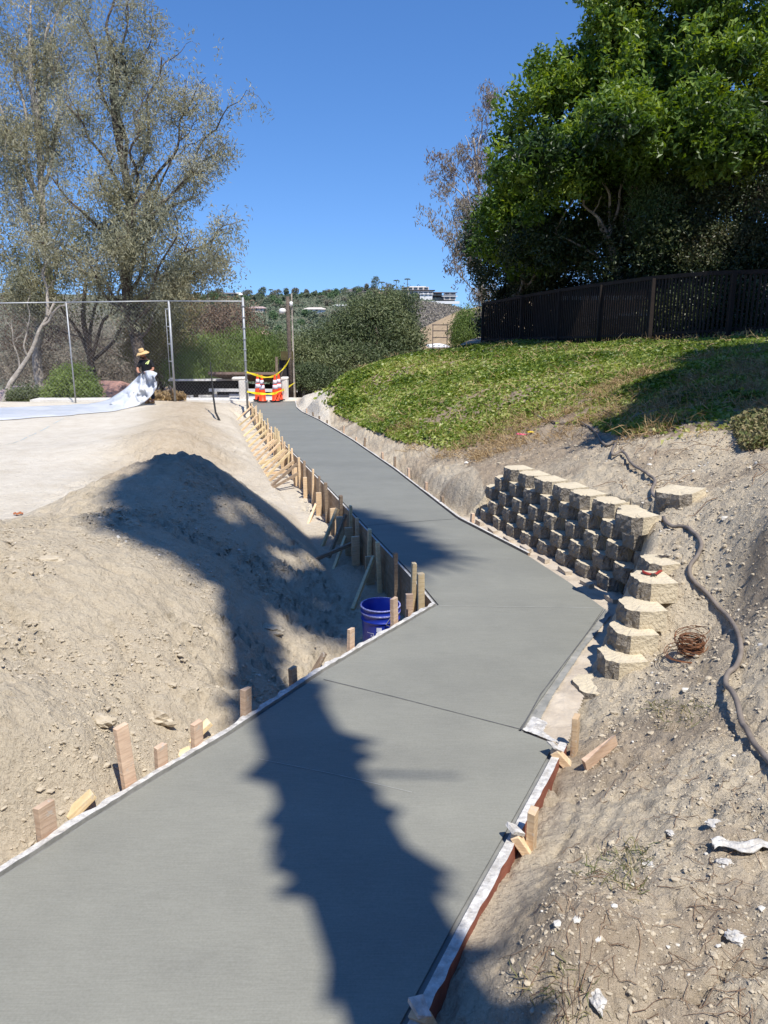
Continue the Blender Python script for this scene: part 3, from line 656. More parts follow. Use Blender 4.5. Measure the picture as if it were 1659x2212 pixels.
scrap(900, 1316, .22, .05, .02, 40, -35, 'wood', 'chipped kicker of pale wood propped inside the corner of the slab', dz=.16)

rf = thing('painted_form', 'red painted form board with white crusted top along the right of the near slab', 'formwork')
board(right_near[::1], .040, -.15, .010, -1, [M['red'], M['white'], M['wet']], 'board', rf, n=120, wob=.006)
for px, py0, mt in [(1240, 1546, 'wood'), (1147, 1750, 'wood')]:
    p, tn = at_x(right_near, min(px - 30, 1205)); q = WP(px, py0 + 85, -.05)
    o = upright(rf, Vector((q[0], q[1], 0)), tn, zp(q[1]) - .25, lift(q, py0), .03, .06, mt, outer=0)
for (ax, ay), (bx, by) in [((1196, 1620), (1250, 1680)), ((1112, 1800), (1158, 1868)), ((905, 2190), (930, 2230))]:
    a = Vector(WP(ax, ay, .035)); b = Vector(WP(bx, by, -.10)); mb = MB(); mb.bar((0, 0, 0), b - a, .06, .036, jit=.004); mb.build('kicker', M['wood'], rf, loc=a, bevel=.003)
    mb = MB(); mb.box((0, 0, 0), (.055, .06, .014), jit=.006); o = mb.build('cement_crust', M['white'], rf, loc=a + Vector((0, 0, .022))); o.rotation_euler = (.2, .5, .6)
a = Vector(WT(1262, 1668)) + Vector((0, 0, .03)); b = Vector(WT(1328, 1618)) + Vector((0, 0, .05)); mb = MB(); mb.bar(a - a, b - a, .02, .06, jit=.006)
tag(mb.build('wood_scrap', M['woodp'], loc=a), 'weathered pinkish board lying in the dirt hollow behind the kicker of the red form', 'wood offcut', 'offcuts of lumber lying along the forms')

ff = thing('low_form', 'low crusted edge board with small dark stakes along the right of the far slab', 'formwork')
board(right_far[2:], .03, -.10, .012, -1, [M['woodg'], M['white']], 'board', ff, n=120, wob=.012)
for px in (657, 672, 685, 701, 736, 762, 780, 820, 845, 875, 911, 947, 1008):
    p, tn = at_x(right_far, px); upright(ff, p, tn, zp(p.y) - .1, zp(p.y) + random.uniform(.06, .17), .035, .05, random.choice(['woodg', 'woodp', 'woodg']), (random.uniform(-.02, .02), 0), outer=.06, side=-1)

# ------------------------------------------------------------------ retaining wall
def block_mesh(w, d, h, seed):
    """keystone block: split front at -y with chamfered cheeks, narrower tail at +y; origin bottom centre of the front"""
    r_ = random.Random(seed); hw = w / 2
    out = [(-hw * .98, .065), (-hw * .6, .0), (hw * .6, .0), (hw * .98, .065), (hw * .93, d), (-hw * .93, d)]
    P = []
    for i in range(6):
        a = out[i]; b = out[(i + 1) % 6]; k = 5 if i < 3 else 2
        for j in range(k): P.append((a[0] + (b[0] - a[0]) * j / k, a[1] + (b[1] - a[1]) * j / k, i < 3))
    n = len(P); lv = 5; V = []; Fc = []; mi = []
    for L_ in range(lv):
        z = h * L_ / (lv - 1)
        for (x, y, rough) in P:
            amp = .006 if rough else .0015
            V.append((x + r_.uniform(-amp, amp), y + r_.uniform(-amp, amp) - (.008 * math.sin(math.pi * L_ / (lv - 1)) if rough else 0), z + (r_.uniform(-.006, .003) if L_ == lv - 1 else 0)))
    for L_ in range(lv - 1):
        for k in range(n): Fc.append((L_ * n + k, L_ * n + (k + 1) % n, (L_ + 1) * n + (k + 1) % n, (L_ + 1) * n + k)); mi.append(1 if P[k][2] else 0)
    V.append((0, d * .5, h)); V.append((0, d * .5, 0)); t_ = (lv - 1) * n
    for k in range(n): Fc.append((t_ + k, t_ + (k + 1) % n, len(V) - 2)); mi.append(0); Fc.append(((k + 1) % n, k, len(V) - 1)); mi.append(0)
    me = bpy.data.meshes.new('block'); me.from_pydata(V, [], Fc); me.materials.append(M['block']); me.materials.append(M['split']); me.polygons.foreach_set('material_index', mi); me.update(); return me
BM = [block_mesh(.275, .25, .133, s_) for s_ in range(9)]
wall_line = smoothpts([WP(1030, 1120), WP(1100, 1160), WP(1180, 1204), WP(1260, 1248), WP(1318, 1282), WP(1350, 1302), WP(1362, 1330), WP(1362, 1368)], 12)
wl_ = np.r_[0, np.cumsum(np.linalg.norm(np.diff(wall_line[:, :2], axis=0), axis=1))]; WLEN = wl_[-1]
rw = thing('retaining_wall', 'curved dry-stacked wall of tan split-face blocks holding the slope beside the slab', 'retaining wall')
wz0 = zp(7.0) - .05
for cnum in range(5):
    s_ = .05 + (cnum % 2) * .18 + .36 * (0, 0, 0, 0, 1)[cnum]
    while s_ < WLEN - .10 * cnum - .12:
        x = np.interp(s_, wl_, wall_line[:, 0]); y = np.interp(s_, wl_, wall_line[:, 1])
        x2 = np.interp(s_ + .05, wl_, wall_line[:, 0]); y2 = np.interp(s_ + .05, wl_, wall_line[:, 1]); x1 = np.interp(s_ - .05, wl_, wall_line[:, 0]); y1 = np.interp(s_ - .05, wl_, wall_line[:, 1])
        tn = Vector((x2 - x1, y2 - y1, 0)).normalized(); back = Vector((-tn.y, tn.x, 0))
        if back.x < 0: back = -back
        z = zp(y) - .035 + cnum * .134
        jt = random.uniform(-.012, .012)
        o = link('block', BM[random.randrange(9)], rw, (x + back.x * (.03 * cnum + .05 + jt), y + back.y * (.03 * cnum + .05 + jt), z)); o.rotation_euler = (0, 0, math.atan2(back.y, back.x) - math.pi / 2 + random.uniform(-.05, .05))
        s_ += .36
mb = MB(); V = []; nn_ = len(wall_line)  # backing behind the blocks, coloured dark to stand for shade in the gaps
for i in range(nn_):
    a_ = wall_line[max(i - 1, 0)]; b_ = wall_line[min(i + 1, nn_ - 1)]; t_ = Vector((b_[0] - a_[0], b_[1] - a_[1], 0)).normalized(); bk_ = Vector((-t_.y, t_.x, 0)); bk_ = bk_ if bk_.x > 0 else -bk_
    p_ = Vector(wall_line[i]); p_.z = zp(p_.y) - .1; top_ = 3.4 if i < nn_ * .2 else 4.4; V += [p_ + bk_ * .13, p_ + bk_ * (.13 + .03 * top_) + Vector((0, 0, .1 + .134 * top_)), p_ + bk_ * (.27 + .03 * top_) + Vector((0, 0, .1 + .134 * top_))]
mb.add(V, [(3 * i, 3 * i + 1, 3 * i + 4, 3 * i + 3) for i in range(nn_ - 1)] + [(3 * i + 1, 3 * i + 2, 3 * i + 5, 3 * i + 4) for i in range(nn_ - 1)]); mb.build('gap_backing', simple('gap_shade', (.16, .125, .095), (.08, .06, .045), 12, .95, .8), rw)
# small leveling bricks showing at its foot
mb = MB()
for k in range(8):
    s_ = .2 + k * .38; x = np.interp(s_, wl_, wall_line[:, 0]); y = np.interp(s_, wl_, wall_line[:, 1])
    mb.box((x - .045, y - .01, zp(y) - .005), (.06, .14, .045), Matrix.Rotation(R(15), 3, 'Z'), 0, .008)
mb.build('base_shims', M['foot'], rw)
def one_block(px, py, z, ang, label, mesh=None, h=1.0, tilt=(0, 0)):
    """top centre of the block seen at px,py"""
    p = Vector(WZ(px, py, z)); a = R(ang); back = Vector((-math.sin(a), math.cos(a), 0))
    o = link('wall_block', mesh or BM[random.randrange(9)], None, p - back * .125 - Vector((0, 0, .133 * h))); o.rotation_euler = (tilt[0], tilt[1], a); o.scale = (1, 1, h)
    o.scale = (.93, .93, h); tag(o, label, 'concrete block', 'loose and end blocks of the retaining wall'); return o
one_block(1290, 1476, -.075, -80, 'half-buried tan block nearest the camera, only its broken corner showing beside the footing')
one_block(1346, 1412, .07, -87, 'tan block with a dark chipped corner, lowest whole one of the stepped wall end')
one_block(1368, 1356, .185, -85, 'tan block on the second step up of the wall end, above the chipped one')
one_block(1388, 1304, .30, -86, 'tan block with a smooth dark left facet just below the block that carries the pliers')
blk = one_block(1412, 1246, .415, -86, 'tan block carrying the red-handled pliers on its top')
one_block(1432, 1207, .46, -84, 'tan block behind the pliers block with thin wires lying on its top')
one_block(1375, 1108, .60, -60, 'upper corner block at the right end of the top course')
one_block(1468, 1063, .71, -52, 'single loose tan block lying on the bare slope beside the hose', tilt=(R(4), R(-4)), h=1.05).scale = (1.12, 1.1, 1.1)

#@@THINGS
# ------------------------------------------------------------------ bucket
bp = WP(822, 1335, -.1); bz = zp(bp[1]) - .36
bk = thing('bucket', 'scuffed blue plastic bucket standing in the trench at the corner of the slab', 'bucket', (bp[0], bp[1], bz))
mb = MB(); mb.lathe([(.0, 0.003), (.128, 0), (.132, .01), (.142, .25), (.143, .262), (.150, .264), (.150, .272), (.143, .275), (.145, .318), (.152, .322), (.152, .328), (.146, .332), (.147, .362), (.153, .364), (.153, .370), (.146, .371), (.142, .366), (.138, .25), (.125, .012), (0, .012)], 48); mb.build('body', M['blue'], bk, True)
mb = MB(); mb.lathe([(.1505, .361), (.1545, .366), (.152, .3735), (.143, .372)], 48); mb.lathe([(.1515, .317), (.1535, .322), (.1535, .328), (.1515, .331)], 48); mb.build('scuffed_rim', M['scuff'], bk, True)
mb = MB(); aa = [R(t) for t in range(-20, -160, -10)]
mb.tube([(.152 * math.cos(R(-60)), .152 * math.sin(R(-60)), .315), (.155 * math.cos(R(-75)), .16 * math.sin(R(-75)), .27), (.155 * math.cos(R(-50)), .155 * math.sin(R(-50)), .225), (.155 * math.cos(R(-30)), .155 * math.sin(R(-30)), .2)], .003, 6); mb.build('wire_handle', M['steel'], bk)
def curved_text(txt, size, ang0, z, r_, parent, name, mat, step=None):
    """letters laid round the bucket wall, each a small solid mesh, joined in one mesh"""
    V = []; Fc = []
    cu = bpy.data.curves.new('t', 'FONT'); cu.body = txt; cu.size = size; cu.extrude = .0006; cu.resolution_u = 2
    ob = bpy.data.objects.new('t', cu); COL.objects.link(ob); dg = bpy.context.evaluated_depsgraph_get(); me = bpy.data.meshes.new_from_object(ob.evaluated_get(dg)); bpy.data.objects.remove(ob)
    for v in me.vertices:
        a = ang0 + v.co.x / r_; rr = r_ + .0012 + v.co.z; v.co = (rr * math.cos(a), rr * math.sin(a), z + v.co.y)
    me.name = name; me.materials.append(mat); return link(name, me, parent)
curved_text("'S", .062, R(-122), .13, .1385, bk, 'printed_letters', M['ink'])
curved_text("B", .05, R(-96), .155, .139, bk, 'printed_letters', M['ink'])
mb = MB()
def arc_patch(mb, a0, a1, z0, z1, r_, mi=0, n=8):
    V = []; 
    for i in range(n + 1):
        a = R(a0 + (a1 - a0) * i / n)
        for z in (z0, z1): V.append((r_ * math.cos(a), r_ * math.sin(a), z))
    mb.add(V, [(2 * i, 2 * i + 2, 2 * i + 3, 2 * i + 1) for i in range(n)], mi)
arc_patch(mb, -102, -86, .205, .238, .1425)
for z in (.112, .186): arc_patch(mb, -135, -112, z, z + .004, .1415)
arc_patch(mb, -112, -110.5, .112, .19, .1415)
mb.build('printed_label', M['ink'], bk)
# ------------------------------------------------------------------ pliers on the block
p = Vector(WZ(1410, 1243, .418)); pl = thing('pliers', 'red-handled pliers lying open on a tan wall block', 'pliers', p, R(10)); pl.scale = (.8, .8, .8)
mb = MB(); mb.tube([(0, 0, .008), (-.035, .02, .010), (-.05, .06, .012), (-.04, .085, .013)], [.009, .011, .011, .008], 8); mb.build('handle', M['grip'], pl, True)
mb = MB(); mb.tube([(0, 0, .008), (.04, .012, .010), (.085, .05, .012), (.11, .06, .012)], [.009, .011, .011, .008], 8); mb.build('handle', M['grip'], pl, True)
mb = MB(); mb.box((0, -.008, .009), (.03, .028, .014), jit=.003); mb.tube([(-.005, -.01, .009), (-.03, -.03, .009)], [.009, .004], 6); mb.tube([(.005, -.01, .009), (.012, -.04, .009)], [.009, .004], 6); mb.build('jaws', M['toolst'], pl)
p = Vector(WZ(1440, 1203, .462)); mb = MB()
for k in range(6): mb.tube([(random.uniform(-.08, -.04), random.uniform(-.05, .05), .004), (0, random.uniform(-.03, .03), .008), (random.uniform(.04, .09), random.uniform(-.04, .04), .004)], .0025, 5)
tag(mb.build('wire_ties', M['toolst'], loc=p), 'few short thin wires lying on the block behind the pliers', 'wires')
# ------------------------------------------------------------------ rusty wire coil
p = Vector(WT(1490, 1415)); mb = MB()
for k in range(34):
    r_ = random.uniform(.052, .073); zc = .006 + k * .0030; e = random.uniform(-.35, .35); ph = random.uniform(0, 6); tx, ty = random.uniform(-.14, .14), random.uniform(-.14, .14)
    ox, oy = random.uniform(-.008, .008), random.uniform(-.008, .008)
    mb.tube([(ox + r_ * math.cos(t + ph), oy + r_ * math.sin(t + ph) * (1 + e * .2), zc + r_ * (tx * math.cos(t + ph) + ty * math.sin(t + ph)) + .0006 * q) for q, t in enumerate(np.linspace(0, 6.1, 22))], .0021, 5)
for k in range(3): mb.tube([(-.03 + (.10 + .01 * k) * math.cos(t), -.02 + (.085 + .006 * k) * math.sin(t), .006 + .02 * k * max(0, math.sin(t))) for t in np.linspace(.4, 6.0, 22)], .002, 5)
for k in range(3): mb.tube([((.09) * math.cos(t), (.09) * math.sin(t), .09 + .02 * k + .04 * math.sin(t + k)) for t in np.linspace(.2, 5.8, 22)], .002, 5)
tag(mb.build('wire_coil', M['rust'], loc=p), 'rusty coil of tie wire lying on the dirt right of the stepped blocks', 'wire coil')
# ------------------------------------------------------------------ hose
hp = [(1150, 888), (1198, 911), (1225, 914), (1248, 906), (1273, 922), (1290, 938), (1300, 952), (1308, 960), (1330, 956), (1322, 984), (1345, 982), (1360, 1006), (1396, 1028), (1415, 1038), (1408, 1066), (1420, 1106), (1440, 1130), (1484, 1142), (1514, 1170), (1508, 1198), (1490, 1226), (1500, 1258), (1544, 1306), (1576, 1338), (1600, 1394), (1592, 1438), (1568, 1470), (1577, 1503), (1596, 1563), (1620, 1603), (1659, 1643), (1720, 1700), (1800, 1800)]
HPt = smoothpts([WT(a, b, .02) for a, b in hp], 8)
lift_ = np.maximum(H(HPt[:, 0], HPt[:, 1]) + .017, HPt[:, 2] * 0 - 9); ker = np.ones(5) / 5
lift_ = np.convolve(np.pad(lift_, 2, mode='edge'), ker, 'valid') + .006
yy = proj(HPt)[1]; lift_ = lift_ + .05 * np.exp(-((yy - 1540) / 55) ** 2) + .03 * np.exp(-((yy - 1000) / 25) ** 2) + .02 * np.exp(-((yy - 1075) / 30) ** 2)
mb = MB(); mb.tube([(a[0], a[1], z) for a, z in zip(HPt, lift_)], .0135, 12)
tag(mb.build('hose', M['hose'], smooth=True), 'long grey-brown hose snaking down the bare slope on the right', 'hose')

# ------------------------------------------------------------------ traffic cones
def make_cone():
    r_ = thing('traffic_cone', '', 'traffic cone', group='traffic cones at the end of the slab')
    mb = MB(); mb.box((0, 0, .018), (.36, .36, .036)); mb.build('base', M['rubber'], r_, bevel=.01)
    mb = MB(); mb.lathe([(.0, .036), (.158, .036), (.150, .05), (.132, .06), (.118, .32), (.074, .62), (.034, .88), (.030, .90), (0, .90)], 28); mb.build('body', M['orange'], r_, True)
    mb = MB(); mb.lathe([(.1065, .42), (.1095, .42), (.0880, .565), (.0850, .565)], 28); mb.build('collar', M['reflect'], r_, True)
    mb = MB(); mb.lathe([(.0815, .60), (.0850, .60), (.0635, .73), (.0600, .73)], 28); mb.build('collar', M['reflect'], r_, True)
    return r_
def copy_tree(o, parent=None):
    q = o.copy(); COL.objects.link(q); q.parent = parent
    for ch in [c_ for c_ in bpy.data.objects if c_.parent == o]: copy_tree(ch, q)
    return q
cn = make_cone()
for i, (px, py, Y, lab) in enumerate([(567, 861, 25.6, 'orange cone with two white collars, front one of the pair nearest the fence post'), (558, 858, 26.1, 'orange cone with white collars standing behind the front one nearest the fence post'), (595, 860, 25.7, 'orange cone with white collars, front-left one of the pair beside the utility pole'), (603, 857, 26.1, 'orange cone with white collars touching the lower yellow tape, closest to the utility pole')]):
    o = cn if i == 0 else copy_tree(cn); w_ = WY(px, py, Y); o.scale = (.86, .86, .97); o.location = (w_[0], w_[1], zp(25.5) + .012); o.rotation_euler = (0, 0, R(10 * i)); o['label'] = lab
# ------------------------------------------------------------------ chain-link fence
FZ = -.74
def fpost(px, py): return Vector(WZ(px, py, FZ))
posts = [fpost(-420, 870), fpost(-130, 868), fpost(163, 864), fpost(378, 858)]
posts = [Vector(WY(x, y, Y)) for x, y, Y in ((-400, 870, 25.4), (-120, 866, 25.2), (163, 862, 25.3), (378, 857, 25.6))]
pend = Vector(WY(534, 866, 24.6))
cf = thing('chain_link_fence', 'tall chain-link fence of grey posts behind the sandy plot', 'fence')
allp = posts + [pend]; HT_ = 3.05
for i, p in enumerate(allp):
    mb = MB(); mb.tube([(0, 0, -.3), (0, 0, HT_ + (.12 if i == 4 else 0))], .036 if i in (3, 4) else .024, 10)
    if i == 4:
        for k in range(9): mb.lathe([(.05, 0), (.055, .01), (.055, .03), (.05, .04)], 10, (0, 0, .25 + k * .33))
    if i == 3: mb.tube([(-.12, 0, .5), (-.12, 0, 2.8)], .012, 6); [mb.box((-.06, 0, .6 + .55 * k), (.16, .03, .03)) for k in range(5)]
    mb.build('post', M['steel'], cf, True, loc=p)
for i in range(4):
    a, b = allp[i] + Vector((0, 0, HT_)), allp[i + 1] + Vector((0, 0, HT_)); mb = MB(); mb.tube([a, b], .021, 8); mb.build('top_rail', M['steel'], cf, True)
    a, b = allp[i], allp[i + 1]; L_ = (b - a).length; dx = (b - a) / L_; mb = MB(); sp_ = .125; h_ = HT_ - .05
    k = -h_
    while k < L_:
        for sgn in (1, -1):
            x0, x1 = (k, k + h_) if sgn > 0 else (k + h_, k)
            z0, z1 = 0.03, h_
            q0 = [x0, z0]; q1 = [x1, z1]
            # clip to panel
            def clipx(xa, za, xb, zb):
                t0, t1 = 0, 1
                for lo in (0,):
                    if xa < lo: t0 = (lo - xa) / (xb - xa) if xb != xa else 2
                    if xb < lo: t1 = (lo - xa) / (xb - xa) if xb != xa else -1
                    if xa > L_: t0 = max(t0, (L_ - xa) / (xb - xa))
                    if xb > L_: t1 = min(t1, (L_ - xa) / (xb - xa))
                return t0, t1
            t0, t1 = clipx(x0, z0, x1, z1)
            if t1 - t0 > .02:
                A = a + dx * (x0 + (x1 - x0) * t0) + Vector((0, .004 * sgn, z0 + (z1 - z0) * t0)); B = a + dx * (x0 + (x1 - x0) * t1) + Vector((0, .004 * sgn, z0 + (z1 - z0) * t1)); mb.tube([A, B], .0017, 3, cap=False)
        k += sp_
    mb.build('wire_mesh', M['wire'], cf)
# caution tape
def ribbon(pts, w, name, mat, label, cat, group=None, tw=2.0):
    P = smoothpts(pts, 10); V = []
    for i, p in enumerate(P):
        a = .5 + tw * math.sin(i * .35); V += [Vector(p) + Vector((0, math.sin(a) * w / 2, math.cos(a) * w / 2)), Vector(p) - Vector((0, math.sin(a) * w / 2, math.cos(a) * w / 2))]
    mb = MB(); mb.add(V, [(2 * i, 2 * i + 2, 2 * i + 3, 2 * i + 1) for i in range(len(P) - 1)]); o = mb.build(name, mat)
    s_ = o.modifiers.new('s', 'SOLIDIFY'); s_.thickness = .003; return tag(o, label, cat, group)
ribbon([WY(533, 804, 24.5), WY(550, 809, 24.9), WY(572, 815, 25.5), (WY(592, 812, 26.2)), WY(606, 802, 26.8), WY(618, 789, 27.3), WY(626, 774, 27.8)], .075, 'caution_tape', M['tape'], 'upper yellow caution tape sagging from fence post up to the utility pole', 'tape', tw=.7)
ribbon([WY(534, 846, 24.5), WY(550, 849, 24.8), WY(572, 851, 25.1), WY(592, 850, 25.3), WY(602, 846, 25.6), WY(618, 839, 26.5), WY(636, 827, 27.6)], .075, 'caution_tape', M['tape'], 'lower yellow caution tape passing behind the orange cones', 'tape', tw=.7)
# utility pole and its dark wooden stand
pz = WY(632, 856, 28.2)
up = thing('utility_pole', 'slim wooden pole with a white lamp near its top, behind the cones', 'pole', (pz[0], pz[1], pz[2] - .6))
mb = MB(); mb.tube([(-.04, 0, 0), (-.075, 0, 4.1)], [.085, .065], 10); mb.build('pole', M['bark'], up, True)
mb = MB(); mb.box((.07, .0, 2.15), (.05, .05, 4.1)); mb.build('conduit', M['barkp'], up)
mb = MB(); mb.lathe([(0, 0), (.10, .02), (.13, .10), (.10, .18), (0, .2)], 12, (-.27, 0, 3.5)); mb.build('lamp', M['wpaint'], up, True)
mb = MB(); mb.lathe([(0, 0), (.06, .02), (.06, .16), (0, .18)], 10, (.05, -.05, 3.75)); mb.build('lamp', M['wpaint'], up, True)
mb = MB(); mb.box((-.14, 0, 3.62), (.2, .04, .04)); mb.build('lamp_arm', M['steel'], up)
st = thing('wooden_stand', 'dark weathered wooden frame and panel leaning at the foot of the pole', 'wooden frame', (pz[0] - .25, pz[1] + .15, pz[2] - .5))
mb = MB(); mb.box((.0, 0, 1.0), (.55, .06, 1.6), Matrix.Rotation(R(4), 3, 'Y')); mb.build('panel', M['dark'], st)
for x in (-.33, .32):
    mb = MB(); mb.bar((x, -.06, 0), (x * .9, -.06, 1.9), .09, .09, jit=.008); mb.build('post', M['woodg'], st)
mb = MB(); mb.box((.1, -.08, 1.95), (.45, .2, .3), jit=.01); mb.build('cap_box', simple('dark_olive', (.12, .10, .04), (.06, .05, .02)), st)
mb = MB(); mb.bar((-.5, .0, .3), (.1, -.02, 1.9), .12, .05); mb.build('brace', M['bark'], st)
# ------------------------------------------------------------------ slatted dark fence on the ivy bank
fl = [WY(1040, 750, 27.2), WY(1150, 748, 24.8), WY(1270, 748, 21.8), WY(1400, 744, 19.4), WY(1520, 740, 18.0), WY(1680, 730, 17.2), WY(1900, 715, 16.6)]
ft_ = [657, 636, 617, 600, 590, 585, 575]
sf = thing('slatted_fence', 'dark brown wooden fence of narrow vertical slats crowning the ivy bank', 'fence')
FLs = poly_sample(fl, 7 * 30); tops = [WY(x, y, p[1])[2] for (x, y, p) in zip((1040, 1150, 1270, 1400, 1520, 1680, 1900), ft_, fl)]
dl = np.r_[0, np.cumsum(np.linalg.norm(np.diff(np.array(fl)[:, :2], axis=0), axis=1))]
mb = MB(); s_ = 0.0; LL = dl[-1]
def fpt(s_): return Vector((np.interp(s_, dl, [p[0] for p in fl]), np.interp(s_, dl, [p[1] for p in fl]), np.interp(s_, dl, [p[2] for p in fl]))), float(np.interp(s_, dl, tops))
def ftan(s_): a, _ = fpt(s_ - .05); b, _ = fpt(s_ + .05); d = b - a; return math.atan2(d.y, d.x)
while s_ < LL:
    p, zt = fpt(s_); mb.box((p.x, p.y, (p.z - .15 + zt) / 2 + random.uniform(-.01, .01)), (.044, .03, zt - p.z + .1), Matrix.Rotation(ftan(s_), 3, 'Z') @ Matrix.Rotation(random.uniform(-.01, .01), 3, 'Y')); s_ += .098
mb.build('slats', M['fence'], sf)
for dz_, f_ in ((.0, 1), (0, 0)):
    mb = MB()
    for i in range(60):
        a, za = fpt(LL * i / 60); b, zb = fpt(LL * (i + 1) / 60)
        if f_: A = Vector((a.x, a.y, za + .0)); B = Vector((b.x, b.y, zb + .0))
        else: A = Vector((a.x, a.y + .03, a.z + .25)); B = Vector((b.x, b.y + .03, b.z + .25))
        mb.bar(A, B, .06, .09 if f_ else .06)
    mb.build('rail', M['fence'], sf)
for k, s_ in enumerate(np.arange(0.02, LL, 2.1)):
    p, zt = fpt(s_); mb = MB(); mb.box((0, 0, (zt - p.z) / 2), (.09, .09, zt - p.z + .02)); mb.build('post', M['fence'], sf, loc=(p.x, p.y - .07, p.z - .02))

#@@HOUSES
# ------------------------------------------------------------------ houses near by
def gable(mb, w, d, zb, zt, over=.4, mi=0, hip=.0):
    hw, hd = w / 2 + over, d / 2 + over
    V = [(-hw, -hd, zb), (hw, -hd, zb), (hw, hd, zb), (-hw, hd, zb), (-hw + hip, 0, zt), (hw - hip, 0, zt)]
    V += [(x, y, z - .15) for x, y, z in V[:4]]
    mb.add(V, [(0, 1, 5, 4), (2, 3, 4, 5), (1, 2, 5), (3, 0, 4), (0, 6, 7, 1), (1, 7, 8, 2), (2, 8, 9, 3), (3, 9, 6, 0), (6, 9, 8, 7)], mi)
def window(parent, x, y, z, w, h, rz=0, lit=None):
    f_ = MB(); t = .08
    for a in ((-w / 2, 0), (w / 2, 0)): f_.box((a[0], 0, 0), (t, .1, h + t))
    for a in (-h / 2, h / 2, 0): f_.box((0, 0, a), (w - t, .098, t))
    fo = f_.build('window', M['wpaint'], parent, loc=(x, y, z)); fo.rotation_euler = (0, 0, rz)
    g_ = MB(); g_.box((0, .02, 0), (w - t, .03, h - t)); g_.build('pane', M['glass'], fo)
def house(px, ytop, Y, w, d, hw, rt, roof, wallm, label, rz=0, hip=1.5, wins=2, name='house', cat='house', chimney=False, zoff=0):
    """roof ridge seen at px,ytop at distance Y"""
    p = WY(px, ytop, Y); zb = p[2] - rt - hw
    h_ = thing(name, label, cat, (p[0], p[1], zb + zoff), rz)
    mb = MB(); mb.box((0, 0, hw / 2 - 1.0), (w, d, hw + 2.0)); mb.build('wall', wallm, h_)
    mb = MB(); gable(mb, w, d, hw + .005, hw + rt, .5, 0, hip); ro = mb.build('roof', roof, h_)
    if chimney: mb = MB(); mb.box((w * .25, 0, hw + rt * .9), (.6, .6, 1.2)); mb.build('chimney', M['stucco'], ro)
    for k in range(wins): window(h_, -w / 2 + w * (k + .5) / wins, -d / 2 - .03, hw * .6, min(1.2, w / wins * .5), 1.0)
    return h_
house(150, 832, 44, 8.5, 6, 2.6, 1.1, M['roof_pink'], M['stucco'], 'house with a dusty pink roof low behind the chain-link fence at far left', R(8), 1.5)
house(215, 822, 40, 5.5, 5, 2.6, 1.3, M['roof_red'], M['stucco'], 'house with mottled red tile roof just behind the plastic sheet and green bush', R(-14), 2)
house(405, 826, 42, 5.2, 5, 2.4, 1.1, M['roof_pink'], M['stucco'], 'small house with pink hip roof seen between the fence posts right of the worker', R(10), 2.2)
# carport with flat brown roof beyond the cones
p = WY(566, 812, 33); cpz = p[2] - 2.3
ca = thing('carport', 'low carport with a flat brown roof and white trim beyond the cones', 'carport', (p[0], p[1], cpz), R(-3))
mb = MB(); mb.box((0, 0, 2.25), (3.6, 3.6, .1), Matrix.Rotation(R(-9), 3, 'X')); mb.build('roof', M['roof_brown'], ca)
mb = MB(); mb.box((0, -1.8, 1.86), (3.6, .06, .12)); mb.box((.25, -1.72, 1.55), (2.5, .05, .32)); mb.build('fascia', M['wpaint'], ca)
mb = MB(); [mb.box((x, -1.6, .9), (.12, .12, 1.8)) for x in (-1.6, .1, 1.6)]; mb.build('posts', M['wpaint'], ca)
mb = MB(); mb.box((0, .6, .6), (3.4, .2, 2.6)); mb.build('back_wall', M['dark'], ca)
p = WY(450, 818, 34)
sh = thing('shed', 'dark lean-to shed with a white roof edge behind the chain-link fence', 'shed', (p[0], p[1], p[2] - 2.2), R(4))
mb = MB(); mb.box((0, 0, 1.0), (2.6, 2, 2.2)); mb.build('wall', M['dark'], sh)
mb = MB(); mb.box((0, -.1, 2.16), (2.9, 2.4, .08), Matrix.Rotation(R(-4), 3, 'X')); mb.build('roof', M['wpaint'], sh)
for k in range(3): window(sh, -.8 + .8 * k, -1.03, 1.3, .5, .5)
# low white pillars either side of the cones
for px, lab in ((527, 'low rounded white wall stub beside the last fence post'), (616, 'low pale pillar between the right cones and the pole')):
    w_ = WY(px, 862, 26.4); mb = MB(); mb.box((0, 0, .3), (.3 if px < 600 else .22, .3, .9), jit=.02); mb.box((-.12 if px < 600 else 0, 0, .78), (.5 if px < 600 else .26, .34, .1), jit=.02)
    tag(mb.build('wall_stub', M['walk'], loc=(w_[0], w_[1], zp(26) - .05), bevel=.04), lab, 'wall stub')
# house behind the slatted fence
p = WY(1335, 588, 25.5)
hb = thing('house', 'pink stucco house with a dark grey hip roof behind the slatted fence', 'house', (p[0], p[1] + 1.5, p[2] - 3.4), R(-18))
mb = MB(); mb.box((3.0, 0, 1.2), (7.0, 5, 2.9)); mb.build('wall', M['pinkst'], hb)
mb = MB(); V = [(-1.2, -3.2, 2.6), (7.2, -3.2, 2.6), (7.2, 3.2, 2.6), (-1.2, 3.2, 2.6), (1.0, 0, 3.7), (5, 0, 3.7)]; mb.add(V, [(0, 1, 5, 4), (1, 2, 5), (2, 3, 4, 5), (3, 0, 4), (3, 2, 1, 0)]); mb.build('roof', M['roof_grey'], hb)
mb = MB(); mb.box((3.0, -3.21, 2.58), (8.3, .05, .12)); mb.build('gutter', M['wpaint'], hb)
for x in (1.2, 4.6): window(hb, x, -2.54, 1.5, 1.3, 1.2)
